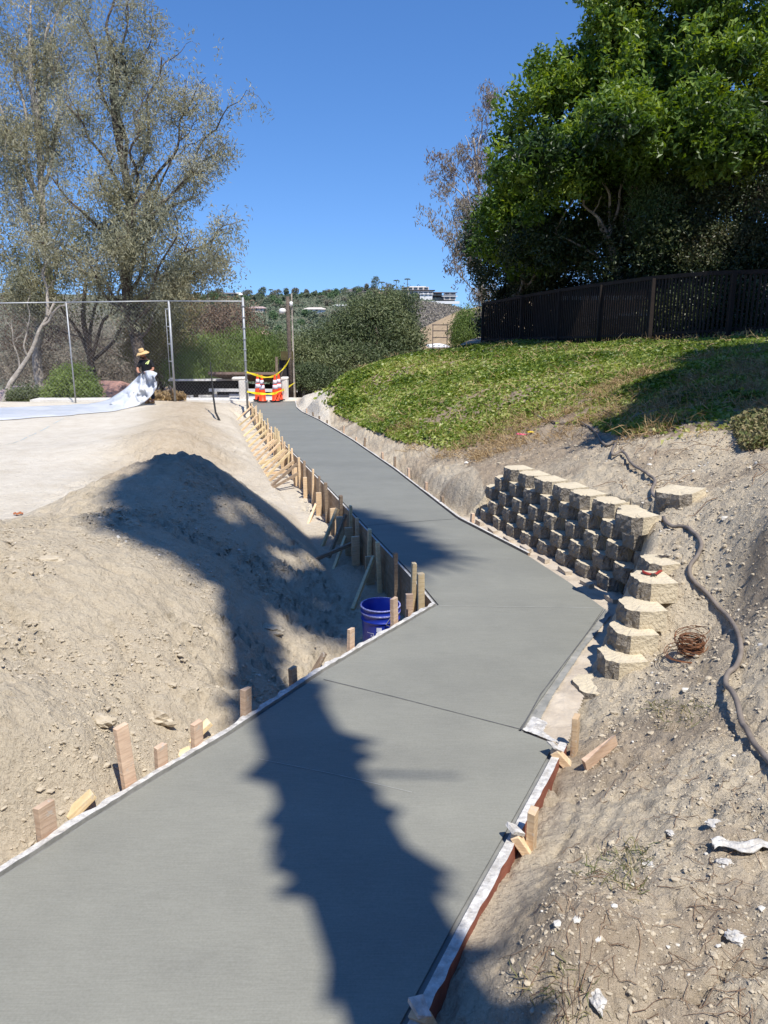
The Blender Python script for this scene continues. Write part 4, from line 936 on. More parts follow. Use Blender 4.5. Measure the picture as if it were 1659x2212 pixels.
# houses on the far ridge
def modern(px, py, Y, w, lab, levels, mats):
    p = WY(px, py, Y); o = thing('hill_house', lab, 'house', p)
    for (x, z, ww, hh, dd, mk, nm) in levels:
        mb = MB(); mb.box((0, 0, hh / 2), (ww, dd, hh)); q = mb.build(nm, M[mk], o, loc=(x, 0, z))
        if nm == 'storey':
            nw = max(2, int(ww / 2.2)); g_ = MB()
            for k in range(nw): g_.box((-ww / 2 + ww * (k + .5) / nw, -dd / 2 - .08, hh * .52), (ww / nw * .7, .1, hh * .55))
            g_.build('windows', M['glass'], q)
    return o
modern(893, 634, 400, 20, 'large flat-roofed hilltop house with white penthouse on the ridge', [(0, -1.5, 19, 2.6, 8, 'stucco', 'storey'), (0, 1.1, 21, .5, 9, 'dark', 'roof'), (1, 1.6, 13, 1.5, 6, 'stucco', 'storey'), (2, 3.1, 8, .3, 5, 'wpaint', 'roof'), (15, -4, 11, 2.6, 7, 'glass', 'storey'), (15, -1.4, 12, .45, 8, 'dark', 'roof'), (9, -2, 10, 2.2, 7, 'dark', 'storey'), (9, .2, 10.5, .4, 7.5, 'roof_brown', 'roof')], None)
modern(962, 652, 380, 10, 'white terrace and small pavilion at the right end of the ridge', [(-1, -1.0, 15, 1.3, 5, 'wpaint', 'terrace'), (2, .9, 5.5, 1.5, 4, 'stucco', 'storey'), (2, 2.4, 7.2, .3, 5, 'wpaint', 'roof'), (2, 3.1, 5.5, 1.0, 3, 'stucco', 'storey'), (2, 4.1, 7, .25, 4, 'roof_grey', 'roof')], None)
def small(px, py, Y, w, lab, roof='roof_grey', hw=1.6, rt=1.0, wl='stucco', rz=0):
    house(px, py, Y, w, 6, hw, rt, M[roof], M[wl], lab, rz, 1.2, 3, 'hill_house')
small(790, 626, 400, 16, 'long low house with grey roof on the ridge above the middle trees')
small(765, 624, 405, 8, 'pale house with peaked roof left of the long grey one on the ridge', 'roof_grey', 1.6, 1.8, 'wpaint')
small(828, 631, 395, 10, 'small red-roofed house on the ridge left of the flat-roofed mansion', 'roof_red', 1.2, .8)
small(517, 632, 410, 5, 'bright white house on the ridge left of the round skyline trees', 'wpaint', 2.4, 1.2, 'wpaint')
small(490, 632, 400, 10, 'dark grey house next to the white one on the left ridge', 'roof_grey', 1.6, .7, 'dark')
small(556, 715, 190, 5.2, 'little red-tiled house low on the wooded hillside by the fence corner', 'roof_red', 1.2, 1.1, 'stucco', R(20))
small(556, 662, 330, 6, 'pale cottage half hidden in the trees above the red-tiled one', 'roof_pink', 1.2, .7)
small(680, 664, 320, 7, 'pale house on a cut bank halfway up the wooded hill', 'stucco', .9, .7, 'wpaint', R(-20))
small(737, 658, 340, 6, 'small white building on the hillside above the tan cut', 'wpaint', .9, .4, 'wpaint')
small(920, 634, 390, 6, 'low white building peeping between trees right of the red-roofed hill house', 'wpaint', .8, .3, 'wpaint')
small(945, 742, 120, 2.2, 'small white box hut beside a dark gantry near the dry hill', 'wpaint', .8, .3, 'wpaint')
w_ = WY(950, 748, 110); mb = MB()
for x in (-1.0, 1.0): mb.box((x, 0, 1), (.12, .12, 4))
for z in (1.2, 2.1, 2.9): mb.box((0, 0, z), (2.2, .14, .14))
tag(mb.build('gantry', M['bark'], loc=w_), 'dark wooden gantry frame at the foot of the dry hill', 'frame')

#@@TREES
# ------------------------------------------------------------------ trees
def branch_tree(parent, mat, base, top, r0, limbs, seed, sub=5, bend=.15, name='trunk', twigs=0):
    """trunk from base to top and limbs [(t along trunk, end point, radius)], returns list of polylines"""
    rr = random.Random(seed); mb = MB(); lines = []
    b = np.array(base, float); t_ = np.array(top, float); L = np.linalg.norm(t_ - b)
    tr = [b + (t_ - b) * k / 8 + np.array([rr.uniform(-1, 1), rr.uniform(-1, 1), 0]) * L * .02 * (0 if k in (0,) else 1) for k in range(9)]
    tr = smoothpts(tr, 3); mb.tube(tr, list(np.linspace(r0, r0 * .35, len(tr))), 10); lines.append(tr)
    for (tt, e, rad) in limbs:
        s_ = tr[int(tt * (len(tr) - 1))]; e = np.array(e, float); D = e - s_; L = np.linalg.norm(D)
        pts = [s_ + D * k / 6 + np.array([rr.uniform(-1, 1), rr.uniform(-1, 1), rr.uniform(-.6, 1) + .8 * math.sin(math.pi * k / 6)]) * L * .05 * (k > 0) for k in range(7)]
        pts = smoothpts(pts, 3); mb.tube(pts, list(np.linspace(rad, rad * .3, len(pts))), 7); lines.append(pts)
        for q in range(sub):
            i = rr.randrange(len(pts) // 4, len(pts)); s2 = pts[i]; d2 = (D / L * .5 + np.array([rr.uniform(-1, 1), rr.uniform(-1, 1), rr.uniform(-.3, 1)])); l2 = L * rr.uniform(.14, .30)
            e2 = s2 + d2 / np.linalg.norm(d2) * l2; p2 = [s2 + (e2 - s2) * k / 4 + np.array([rr.uniform(-1, 1), rr.uniform(-1, 1), rr.uniform(-1, 1)]) * l2 * .05 * (k > 0) for k in range(5)]; p2 = smoothpts(p2, 2)
            mb.tube(p2, list(np.linspace(rad * .35, rad * .1, len(p2))), 5, cap=False); lines.append(p2)
            for w in range(twigs):
                j = rr.randrange(1, len(p2)); s3 = p2[j]; e3 = s3 + np.array([rr.uniform(-1, 1), rr.uniform(-1, 1), rr.uniform(-.7, .6)]) * l2 * .4
                p3 = np.array([s3, (s3 + e3) / 2 + np.array([0, 0, .05 * l2]), e3 + np.array([0, 0, -.1 * l2])]); mb.tube(p3, [rad * .09, rad * .07, rad * .04], 4, cap=False); lines.append(p3)
    mb.build(name, mat, parent, True); return lines
def around(lines, n, spread, bias=.5, skip=1):
    """leaf centres gathered round the outer ends of branches, in clumps"""
    L = lines[skip:]; w = np.array([1.0 for l in L]); idx = rng.integers(0, len(L), n); t = rng.random(n) ** bias
    P = np.empty((n, 3))
    for i in range(len(L)):
        m_ = idx == i
        if m_.any():
            l = np.array(L[i]); s = t[m_] * (len(l) - 1); a = np.floor(s).astype(int).clip(0, len(l) - 2); f_ = (s - a)[:, None]; P[m_] = l[a] * (1 - f_) + l[a + 1] * f_
    return P + rng.normal(size=(n, 3)) * spread
def blobs(bl, n, shell=.75, clump=.0, ncl=0):
    """points in ellipsoids [(centre, radii, weight)], concentrated in clumps near the skin"""
    w = np.array([b[2] for b in bl], float); w /= w.sum(); out = []
    for (c_, r_, _), k in zip(bl, (w * n).astype(int)):
        nc = max(3, int(k / ncl)) if ncl else k
        d = unit(rng.normal(size=(nc, 3))); rad = shell + (1 - shell) * rng.random(nc) ** .6 if shell < 1 else np.ones(nc); rad = np.where(rng.random(nc) < .25, rng.random(nc) ** .4, rad)
        P = np.array(c_) + d * rad[:, None] * np.array(r_)
        if ncl: P = np.repeat(P, ncl, 0); P = P + rng.normal(size=P.shape) * clump
        out.append(P)
    return np.concatenate(out)
def crnd(P, sc, s=0, a=.6):
    """colour value that varies clump by clump and leaf by leaf"""
    return np.clip(a * (vnoise(P[:, 0] * sc + P[:, 1] * .7 * sc, P[:, 2] * sc, s) * 1.3 - .15) + (1 - a) * rng.random(len(P)), 0, 1)

# left eucalyptus: open crown drawn by many thin rising branches
def px3(l): return [WY(*p) for p in l]
def euc(label, base, top, r0, limbs, seed, n, leaf, spread, mat, bark, sub=6, twigs=3, wd=.03, name='eucalyptus_tree', g=None, droop=.8):
    o = thing(name, label, 'tree', (0, 0, 0), group=g); b = WY(*base); b = (b[0], b[1], b[2] - 1.5); o.location = b
    sh_ = lambda P: np.array(P) - np.array(b)
    ln = branch_tree(o, bark, (0, 0, 0), sh_(WY(*top)), r0, [(t, sh_(WY(*e)), r_) for t, e, r_ in limbs], seed, sub, twigs=twigs)
    C = np.repeat(around(ln, n // 12, spread, .55), 12, 0); n = len(C); C = C + rng.normal(size=C.shape) * .11; C[:, 2] -= np.abs(rng.normal(size=n)) * spread * .6
    leaf_obj('crown', C, rng.uniform(.7, 1.3, n) * leaf, rng.uniform(.8, 1.2, n) * wd, mat, o, droop=droop, rnd=crnd(C, 1.2, seed)); return o
lim = [(.45, (455, 275, 30), 0.084), (.4, (475, 505, 29), 0.077), (.55, (420, 230, 30), 0.084), (.7, (340, 120, 30.5), 0.084), (.75, (270, 20, 31), 0.077), (.8, (190, 60, 31), 0.070), (.6, (300, 250, 29), 0.084), (.5, (465, 350, 30.5), 0.070), (.35, (470, 560, 28.5), 0.063), (.65, (150, 230, 29.5), 0.084),
       (.5, (110, 380, 29), 0.084), (.4, (80, 520, 29.5), 0.070), (.3, (180, 560, 28.5), 0.070), (.35, (390, 480, 28), 0.070), (.45, (300, 420, 28), 0.077), (.55, (420, 380, 29), 0.070), (.3, (400, 590, 29), 0.056), (.6, (210, 380, 29), 0.070), (.85, (330, 60, 32), 0.056), (.5, (250, 520, 28.2), 0.063), (.9, (230, -120, 31), 0.070), (.45, (380, 300, 29.5), 0.070)]
euc('tall open-crowned eucalyptus with dark forking trunk behind the worker', (318, 880, 29.5), (235, 150, 31), .28, lim, 3, 50000, .17, .30, F_euc, M['bark'], 7, 4, .036)
lim = [(.6, (20, 100, 34), 0.098), (.7, (110, 40, 34), 0.084), (.75, (60, -60, 34), 0.084), (.5, (-40, 250, 33), 0.084), (.55, (130, 180, 34), 0.084), (.45, (20, 360, 33), 0.084), (.4, (140, 440, 33), 0.070), (.35, (-20, 520, 33), 0.070), (.3, (60, 600, 32), 0.070), (.8, (180, -60, 35), 0.070), (.6, (-80, 60, 34), 0.070), (.65, (150, 90, 34), 0.070)]
euc('second eucalyptus with a pale straight trunk at the left edge', (92, 880, 33), (85, 60, 34), .22, lim, 8, 42000, .18, .42, F_euc, M['barkp'], 6, 3, .036)
# olive-toned inner foliage low in the left trees
C = blobs([(WY(150, 590, 33), (3.6, 1.6, 2.0), 3), (WY(300, 560, 33), (3.2, 1.6, 1.6), 2.4), (WY(60, 540, 34), (3.4, 1.6, 2.4), 2), (WY(420, 600, 33), (1.8, 1.2, .9), 1), (WY(230, 460, 33.5), (2.6, 1.4, 2.0), 1)], 13000, .5, .22, 20)
o = thing('oak_tree', 'dense olive-green bushy tree filling the base of the eucalyptus crowns', 'tree', WY(200, 880, 33)); b_ = np.array(o.location)
leaf_obj('crown', C - b_, .13, .055, F_olive, o, rnd=crnd(C, 1.0, 5))
ln = branch_tree(o, M['bark'], (0, 0, -1.5), np.array(WY(180, 600, 33)) - b_, .2, [(.5, np.array(WY(a, b, 33)) - b_, .08) for a, b in ((60, 560), (300, 560), (420, 600), (230, 480))], 4, 4)
# leaning pale dead limb at far left
o = thing('leaning_tree', 'bare leaning trunk with pale peeling bark crossing low at the left edge', 'tree', WY(-10, 830, 29)); b_ = np.array(o.location)
branch_tree(o, M['barkp'], (0, 0, -1), np.array(WY(120, 655, 29.5)) - b_, .13, [(.8, np.array(WY(175, 640, 29)) - b_, .06), (.5, np.array(WY(60, 640, 29)) - b_, .04), (.4, np.array(WY(20, 690, 29)) - b_, .03), (.9, np.array(WY(95, 560, 30)) - b_, .07)], 12, 4, twigs=2)

def bush(label, px, py, Y, rad, n, mat, leaf=.12, wd=.05, name='bush', trunk=None, extra=(), cl=.16, ncl=25, cat='bush', group=None, shell=.55, csc=1.1, droop=0, barkm='bark', up=.0):
    ctr = WY(px, py, Y); gz_ = min(Hs(ctr[0], ctr[1]) - .2, ctr[2] - rad[2]) if Y < 60 else ctr[2] - rad[2]
    o = thing(name, label, cat, (ctr[0], ctr[1], gz_), group=group); b_ = np.array(o.location)
    bl = [(np.array(ctr) - b_, rad, 1.0)] + [(np.array(WY(a, b, Y2)) - b_, r2, w2) for a, b, Y2, r2, w2 in extra]
    C = blobs(bl, n, shell, cl, ncl); C = C[C[:, 2] > -.3]; leaf_obj('crown', C, rng.uniform(.7, 1.3, len(C)) * leaf, wd, mat, o, rnd=crnd(C, csc, int(px)), droop=droop, up=up)
    top = np.array(bl[0][0]); branch_tree(o, M[barkm], (0, 0, -.3), top + np.array([0, 0, rad[2] * .3]), trunk or .08, [(.45, np.array(c_) + np.array([rng.uniform(-.5, .5) * r_[0], rng.uniform(-.5, .5) * r_[1], .4 * r_[2]]), (trunk or .08) * .5) for c_, r_, w_ in bl for _ in range(3)], int(px) + 3, 3)
    return o
bush('round bright green bush behind the chain-link fence left of the worker', 158, 832, 27.6, (.85, .7, .72), 12000, F_lime, .09, .04, cl=.09, ncl=14, extra=[(185, 850, 27.4, (.6, .5, .4), .5), (120, 850, 27.5, (.4, .5, .4), .4)])
bush('low dark green shrub at far left behind the chain-link fence', 60, 860, 28, (.7, .5, .4), 5000, F_mid, .09, .04, cl=.1)
bush('leafless grey-brown thicket behind the fence left of the worker', 190, 765, 47, (4.2, 1.8, 2.4), 42000, F_grey, .24, .04, cl=.3, extra=[(270, 790, 46, (2.4, 1.4, 1.7), .6), (80, 790, 47, (2.8, 1.4, 1.8), .6), (130, 700, 48, (2.6, 1.4, 1.3), .4), (20, 760, 48, (2.8, 1.4, 2.0), .6), (330, 770, 47, (1.6, 1.4, 1.6), .3)], ncl=18)
bush('reddish brown dry scrub tree behind the fence in the upper gap between posts', 420, 715, 40, (2.6, 1.6, 1.5), 20000, F_rbrn, .17, .05, cl=.25, extra=[(340, 690, 41, (2, 1.5, 1.2), .6), (500, 700, 42, (1.7, 1.5, 1.2), .6), (30, 700, 41, (3, 1.5, 1.5), .6)])
bush('dark olive oak between the worker and the thick fence post', 340, 740, 36, (1.7, 1.2, 1.7), 16000, F_olive, .14, .055, cl=.18, extra=[(350, 660, 37, (1.9, 1.2, 1.0), .7)])
bush('feathery yellow-green pepper tree behind the last fence panel', 455, 780, 36, (1.7, 1.3, 1.15), 22000, F_lime, .18, .035, name='pepper_tree', cat='tree', cl=.2, droop=1.5, extra=[(520, 765, 37, (1.3, 1.2, 1.1), .6), (560, 765, 38, (1.1, 1.2, 1.0), .6), (400, 805, 34, (.9, .8, .7), .4)], trunk=.12)
bush('broad dark green pepper tree in the middle behind the utility pole', 812, 728, 42, (2.4, 2.4, 1.95), 62000, F_mid, .17, .06, name='pepper_tree', cat='tree', cl=.24, ncl=26, trunk=.22, extra=[(690, 765, 41, (1.6, 1.8, 1.3), .6), (648, 790, 42, (1.5, 1.6, 1.2), .5), (865, 745, 42, (1.3, 1.6, 1.1), .5), (745, 738, 43, (1.7, 1.6, 1.2), .5), (850, 665, 43, (1.3, 1.4, .85), .35), (800, 668, 43.5, (1.2, 1.2, .7), .3), (760, 790, 39, (2.4, 1.4, .9), .6), (860, 790, 40, (1.6, 1.4, .7), .4)], shell=.7)
bush('grey-green tree between the fence corner and the utility pole', 595, 772, 46, (1.7, 1.5, 1.3), 17000, F_mid, .18, .05, name='pepper_tree', cat='tree', cl=.25, droop=1, trunk=.14)
bush('green drooping tree left of the slatted fence end', 1008, 722, 44, (.95, 1.1, 1.0), 17000, F_lime, .15, .04, name='pepper_tree', cat='tree', cl=.18, droop=1, trunk=.12, extra=[(1020, 690, 45, (1.0, 1, .7), .4), (1025, 735, 43, (1.2, 1, .8), .5)])
bush('tangle of low vines beyond the sand ridge under the pepper tree', 660, 815, 31, (1.0, .8, .45), 7000, F_mid, .11, .05, cl=.12, extra=[(700, 820, 30, (.9, .8, .4), .6)])
bush('brown leaf litter and twigs piled at the foot of the thick fence post', 345, 856, 26.1, (.9, .25, .12), 2500, F_dry, .12, .05, name='leaf_litter', cat='litter', cl=.06, trunk=.01)

# right: big glossy tree
GT = thing('glossy_tree', 'large dense tree with glossy bright green leaves rising behind the slatted fence', 'tree', WY(1345, 640, 26)); b_ = np.array(GT.location)
def rel(a, b, Y): return np.array(WY(a, b, Y)) - b_
bl = [(rel(1330, 300, 26), (3.0, 2.6, 2.3), 2.0), (rel(1230, 420, 25), (2.1, 2.2, 1.9), 1.2), (rel(1500, 180, 25), (3.0, 2.6, 2.3), 1.8), (rel(1380, 130, 27), (2.9, 2.5, 1.9), 1.3), (rel(1590, 60, 26), (3.4, 2.6, 2.4), 1.5), (rel(1450, 20, 27), (2.5, 2.3, 1.7), 1.0),
      (rel(1190, 250, 27), (1.5, 1.6, 1.3), .6), (rel(1260, 160, 27), (1.7, 1.7, 1.3), .7), (rel(1125, 480, 25.5), (1.35, 1.5, 1.5), .7), (rel(1600, 330, 25), (2.4, 2, 2.0), 1.0), (rel(1480, 420, 26), (2.2, 2, 2.0), .9), (rel(1330, -60, 28), (2.0, 2, 1.3), .4), (rel(1200, 350, 22.8), (1.7, 1.5, .8), .7), (rel(1330, 300, 22.2), (1.9, 1.5, .8), .8), (rel(1480, 300, 21.5), (1.9, 1.5, .9), .8), (rel(1700, 250, 26), (2.5, 2.5, 3), 1)]
sub_ = []
for c_, r_, w_ in bl:
    for q in range(int(15 * w_) + 5):
        d = unit(rng.normal(size=3)); d[1] -= .25; sub_.append((c_ + d * np.array(r_) * rng.uniform(.72, 1.05), tuple(rng.uniform(.34, .72) * np.array((1, 1, .72))), rng.uniform(.5, 1.1)))
C = np.concatenate([blobs(sub_, 125000, .8, .12, 22), blobs([(c_, tuple(np.array(r_) * .72), w_) for c_, r_, w_ in bl], 26000, .6, .2, 20)])
leaf_obj('crown', C, rng.uniform(.7, 1.35, len(C)) * .185, rng.uniform(.07, .11, len(C)), F_glossy, GT, rnd=crnd(C, 1.1, 4, .65), up=.8)
branch_tree(GT, M['barkg'], (0.0, 0, -2.2), rel(1420, 260, 26), .22, [(.25, rel(1240, 400, 25), .15), (.3, rel(1120, 470, 25), .07), (.35, rel(1290, 330, 25.5), .13), (.45, rel(1360, 280, 26), .12), (.4, rel(1420, 350, 25.5), .11), (.6, rel(1560, 150, 26), .12), (.5, rel(1330, 180, 26), .10), (.3, rel(1500, 400, 26), .10), (.15, rel(1180, 500, 25), .07)], 21, 5)
branch_tree(GT, M['barkp'], rel(1345, 610, 23.6), rel(1290, 470, 23.4), .11, [(.3, rel(1238, 395, 23.2), .07), (.5, rel(1300, 330, 23.2), .06), (.2, rel(1200, 510, 23.3), .045), (.6, rel(1355, 350, 23.3), .06), (.15, rel(1370, 400, 23.4), .06)], 41, 3, name='limbs')
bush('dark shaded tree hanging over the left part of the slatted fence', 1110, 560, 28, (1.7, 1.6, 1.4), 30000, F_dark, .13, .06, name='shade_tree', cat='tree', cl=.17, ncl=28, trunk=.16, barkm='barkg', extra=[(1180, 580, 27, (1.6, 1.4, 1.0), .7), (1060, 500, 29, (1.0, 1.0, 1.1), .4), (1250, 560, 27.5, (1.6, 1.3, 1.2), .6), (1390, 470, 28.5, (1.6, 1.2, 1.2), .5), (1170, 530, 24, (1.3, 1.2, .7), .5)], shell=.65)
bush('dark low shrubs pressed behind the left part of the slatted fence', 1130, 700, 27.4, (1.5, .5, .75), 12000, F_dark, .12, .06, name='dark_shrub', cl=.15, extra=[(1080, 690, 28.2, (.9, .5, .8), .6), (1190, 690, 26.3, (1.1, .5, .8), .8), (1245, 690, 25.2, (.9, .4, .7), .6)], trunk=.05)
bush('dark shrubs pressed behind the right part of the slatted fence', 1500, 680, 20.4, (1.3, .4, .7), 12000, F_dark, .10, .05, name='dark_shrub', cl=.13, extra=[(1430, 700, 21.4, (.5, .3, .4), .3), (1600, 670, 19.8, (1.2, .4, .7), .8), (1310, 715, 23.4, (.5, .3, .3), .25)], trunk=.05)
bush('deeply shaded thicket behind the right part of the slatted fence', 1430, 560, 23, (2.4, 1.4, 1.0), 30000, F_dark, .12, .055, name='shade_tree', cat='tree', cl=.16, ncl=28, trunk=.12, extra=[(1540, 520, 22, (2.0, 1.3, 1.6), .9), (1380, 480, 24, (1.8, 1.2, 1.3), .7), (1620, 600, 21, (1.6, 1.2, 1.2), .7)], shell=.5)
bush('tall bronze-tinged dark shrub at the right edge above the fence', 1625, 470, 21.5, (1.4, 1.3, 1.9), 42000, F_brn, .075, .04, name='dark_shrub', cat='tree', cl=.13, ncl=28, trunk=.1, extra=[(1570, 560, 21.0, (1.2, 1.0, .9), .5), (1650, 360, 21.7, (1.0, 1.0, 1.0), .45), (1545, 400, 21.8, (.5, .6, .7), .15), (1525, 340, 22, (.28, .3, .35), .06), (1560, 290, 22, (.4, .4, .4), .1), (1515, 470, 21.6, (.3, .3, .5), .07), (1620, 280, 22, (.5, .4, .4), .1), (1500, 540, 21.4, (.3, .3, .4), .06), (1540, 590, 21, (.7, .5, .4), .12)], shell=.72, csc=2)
bush('small pale grey-green tree in front of the dark thicket', 1440, 470, 22.5, (.9, .8, 1.1), 13000, F_pale, .11, .035, name='pale_tree', cat='tree', cl=.13, droop=1, extra=[(1440, 550, 22.3, (.7, .6, .6), .5), (1405, 430, 22.5, (.5, .5, .5), .25)], ncl=16)
euc('thin sparse eucalyptus with weeping tips left of the glossy tree', (1062, 760, 40), (1030, 300, 41), .12, [(.9, (1050, 215, 41), .05), (.75, (1000, 290, 41), .05), (.6, (960, 380, 41), .05), (.45, (945, 420, 40.5), .04), (.7, (1065, 330, 41), .04), (.5, (1010, 430, 40), .05), (.3, (925, 480, 40), .035), (.35, (1000, 500, 40), .04), (.55, (975, 330, 41), .04), (.15, (1035, 600, 40), .04), (.1, (1060, 620, 40), .04)], 31, 9500, .20, .20, foliage('bronze_euc', [(.20, .15, .12), (.26, .22, .17), (.30, .28, .22)], .3), M['barkp'], 4, 3, .05, droop=1.6)
OT = thing('side_tree', 'tree standing right of the viewpoint, known by its dark shade over the ivy at right', 'tree', (9.3, 4.6, .9)); b_ = np.array(OT.location)
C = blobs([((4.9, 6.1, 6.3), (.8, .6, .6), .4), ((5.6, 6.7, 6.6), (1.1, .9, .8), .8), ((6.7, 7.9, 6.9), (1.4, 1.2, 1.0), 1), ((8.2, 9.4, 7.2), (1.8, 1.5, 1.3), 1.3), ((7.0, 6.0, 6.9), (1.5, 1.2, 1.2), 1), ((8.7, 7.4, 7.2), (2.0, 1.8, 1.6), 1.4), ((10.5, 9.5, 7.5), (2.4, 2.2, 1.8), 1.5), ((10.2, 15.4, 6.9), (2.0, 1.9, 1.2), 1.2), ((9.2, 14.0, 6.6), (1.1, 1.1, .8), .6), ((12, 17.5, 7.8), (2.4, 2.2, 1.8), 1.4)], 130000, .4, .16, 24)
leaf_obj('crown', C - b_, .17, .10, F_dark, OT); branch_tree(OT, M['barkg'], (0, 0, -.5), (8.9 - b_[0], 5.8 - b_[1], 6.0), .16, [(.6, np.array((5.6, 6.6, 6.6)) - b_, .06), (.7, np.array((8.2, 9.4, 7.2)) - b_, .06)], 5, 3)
C = []  # unseen foliage added behind the viewpoint to cut sky light in shaded places
for k in range(46):
    an = R(rng.uniform(100, 425)); rd = rng.uniform(14, 19); x, y = rd * math.cos(an), rd * math.sin(an) - 1
    if y > (3 if x < 0 else -1) or abs(an - R(270)) < 0: continue
    hh = rng.uniform(9, 13.5); C.append(blobs([((x, y, hh * .55), (2.6, 2.6, hh * .45), 1)], 1600, .75, .35, 10))
C = np.concatenate(C); tag(leaf_obj('sky_blocker', C, .6, .4, F_dark), 'unseen foliage masses added behind the viewpoint to block sky light', 'sky_blocker', kind='stuff')
# agave-like spikes behind the fence
for k, (a, b) in enumerate(((1078, 655), (1100, 652), (1124, 648))):
    w_ = WY(a, b, 27.6); mb = MB()
    for q in range(11):
        an = q * 2.4; ln_ = .75 * random.uniform(.7, 1.1); t1 = random.uniform(.2, .7); d = Vector((math.cos(an) * t1, math.sin(an) * t1, 1)).normalized(); s_ = Vector((-math.sin(an), math.cos(an), 0)) * .06
        mb.add([-s_, s_, d * ln_ * .5 + s_ * 1.3, d * ln_ * .5 - s_ * 1.3, d * ln_ + Vector((0, 0, -.03))], [(0, 1, 2, 3), (3, 2, 4)])
    o = mb.build('agave', simple('agave_leaf', (.03, .045, .03), (.02, .03, .02)), loc=w_); sd = o.modifiers.new('s', 'SOLIDIFY'); sd.thickness = .02
    tag(o, ['spiky agave nearest the left end of the slatted fence', 'middle one of three spiky agaves behind the slatted fence', 'spiky agave furthest right of the three behind the fence'][k], 'agave', 'agaves behind the slatted fence')

# palm behind the viewpoint whose shadow lies over slab and bank
PB_ = (1.21, -1.5); LX = .105; PH = 17.7
pm = thing('palm_tree', 'tall leaning fan palm behind the viewpoint, known by its ragged shadow across the slab', 'palm', (PB_[0], PB_[1], 0))
mb = MB(); mb.tube([(LX * z + .45 * max(0, (z - 13.0) / 4.7) ** 2, 0, z) for z in np.linspace(-.3, PH, 30)], list(np.linspace(.27, .17, 30)), 14); mb.build('trunk', M['bark'], pm, True)
mb = MB()
for k in range(330):       # old leaf bases, drooping
    z = 2.5 + (PH - 3.0) * k / 330 + random.uniform(-.12, .12); a = k * 2.39996 + random.uniform(-.5, .5)
    if random.random() < .18: continue
    r0 = .15 + .06 * max(0, 1 - z / 14); ln_ = random.uniform(.03, .20) * (1 if random.random() < .85 else 1.6) + (.16 + .06 * (z < 9)) * float(vnoise(np.array([z * 1.7]), np.array([math.cos(a) * 1.3]), 5)[0]) ** 2 * (1 + .4 * (random.random() < .12)); w = random.uniform(.04, .08)
    c_ = Vector((LX * z + r0 * math.cos(a), r0 * math.sin(a), z)); d = Vector((math.cos(a), math.sin(a), -random.uniform(.3, 1.0))).normalized(); s_ = Vector((-math.sin(a), math.cos(a), 0))
    mb.add([c_ - s_ * w + Vector((0, 0, .14)), c_ + s_ * w + Vector((0, 0, .14)), c_ + s_ * w - Vector((0, 0, .10)), c_ - s_ * w - Vector((0, 0, .10)), c_ + d * ln_], [(0, 1, 4), (1, 2, 4), (2, 3, 4), (3, 0, 4), (0, 3, 2, 1)])
mb.tube([(LX * 9.1 + .1, 0, 9.1), (LX * 9.1 + .62, .05, 8.95)], [.02, .01], 5)
mb.build('leaf_bases', M['twig'], pm)
def frond(mb, base, az, el, stalk, R_, droop):
    d = Vector((math.cos(az) * math.cos(el), math.sin(az) * math.cos(el), math.sin(el))); e = base + d * stalk; e.z -= droop * stalk * .3
    s_ = Vector((-math.sin(az), math.cos(az), 0)); mb.bar(base, e, .03, .012, up=s_)
    u_ = d.cross(s_).normalized(); V = [e]; n = 26
    for i in range(n + 1):
        a = R(-115 + 230 * i / n); r_ = R_ * (1 if i % 2 else .62) * random.uniform(.9, 1.05); q = e + d * math.cos(a) * r_ + s_ * math.sin(a) * r_; q.z -= droop * (r_ / R_) ** 2 * .35 + random.uniform(0, .05); V.append(q)
    mb.add(V, [(0, i + 1, i + 2) for i in range(n)])
mb = MB(); top = Vector((LX * PH + .45, 0, PH))
for k in range(62):
    az = k * 2.39996 + random.uniform(-.2, .2); el = R(random.uniform(-35, 75)); frond(mb, top, az, el, random.uniform(.8, 1.35), random.uniform(.6, .9), .5 + .8 * (el < .3))
mb.build('fronds', F_dark, pm)
mb = MB()
for k in range(30):
    az = k * 2.39996; z = PH - random.uniform(.3, 2.2); frond(mb, Vector((LX * z, 0, z)), az, R(random.uniform(-75, -50)), .5, .45, .9)
mb.build('dead_skirt', M['twig'], pm)

#@@PLANTS
# ------------------------------------------------------------------ ivy
N = 760000
X = rng.uniform(-3.2, 12, N); Y = rng.uniform(7.4, 29, N); keep = rng.random(N) < np.clip(12.0 / Y, .35, 1); X, Y = X[keep], Y[keep]
Zg = H(X, Y, False); a, b = proj(np.stack([X, Y, Zg], 1))
wob = (fbm(X * 1.2, Y * 1.2, 3, 91) - .5) * 70 + rng.normal(size=len(X)) * 14
m_ = inpoly(a + wob, b + wob * .35, ivy_px) & (a < 1850); X, Y, Zg, a, b = X[m_], Y[m_], Zg[m_], a[m_], b[m_]
dry = fbm(X * .55 + 4, Y * .55, 4, 63); dm = dry + .10 * (b > 880) + .12 * np.exp(-((a - 1250) / 110) ** 2 - ((b - 880) / 40) ** 2) * 2
kp = rng.random(len(X)) > sstep(.44, .68, dm + .25 * (fbm(X * 3, Y * 3, 3, 64) - .5)) * .72; X, Y, Zg, dm = X[kp], Y[kp], Zg[kp], dm[kp]
edge = sstep(.30, .75, dm * 1.0 + .15 * rng.random(len(X))); hgt = (.02 + .20 * fbm(X * 1.6, Y * 1.6, 4, 55) ** 1.4) * (1 - .7 * edge)
C = np.stack([X, Y, Zg + hgt * rng.random(len(X)) ** .45], 1)
sz = np.clip(.034 + .0036 * Y, .055, .12) * rng.uniform(.6, 1.25, len(X))
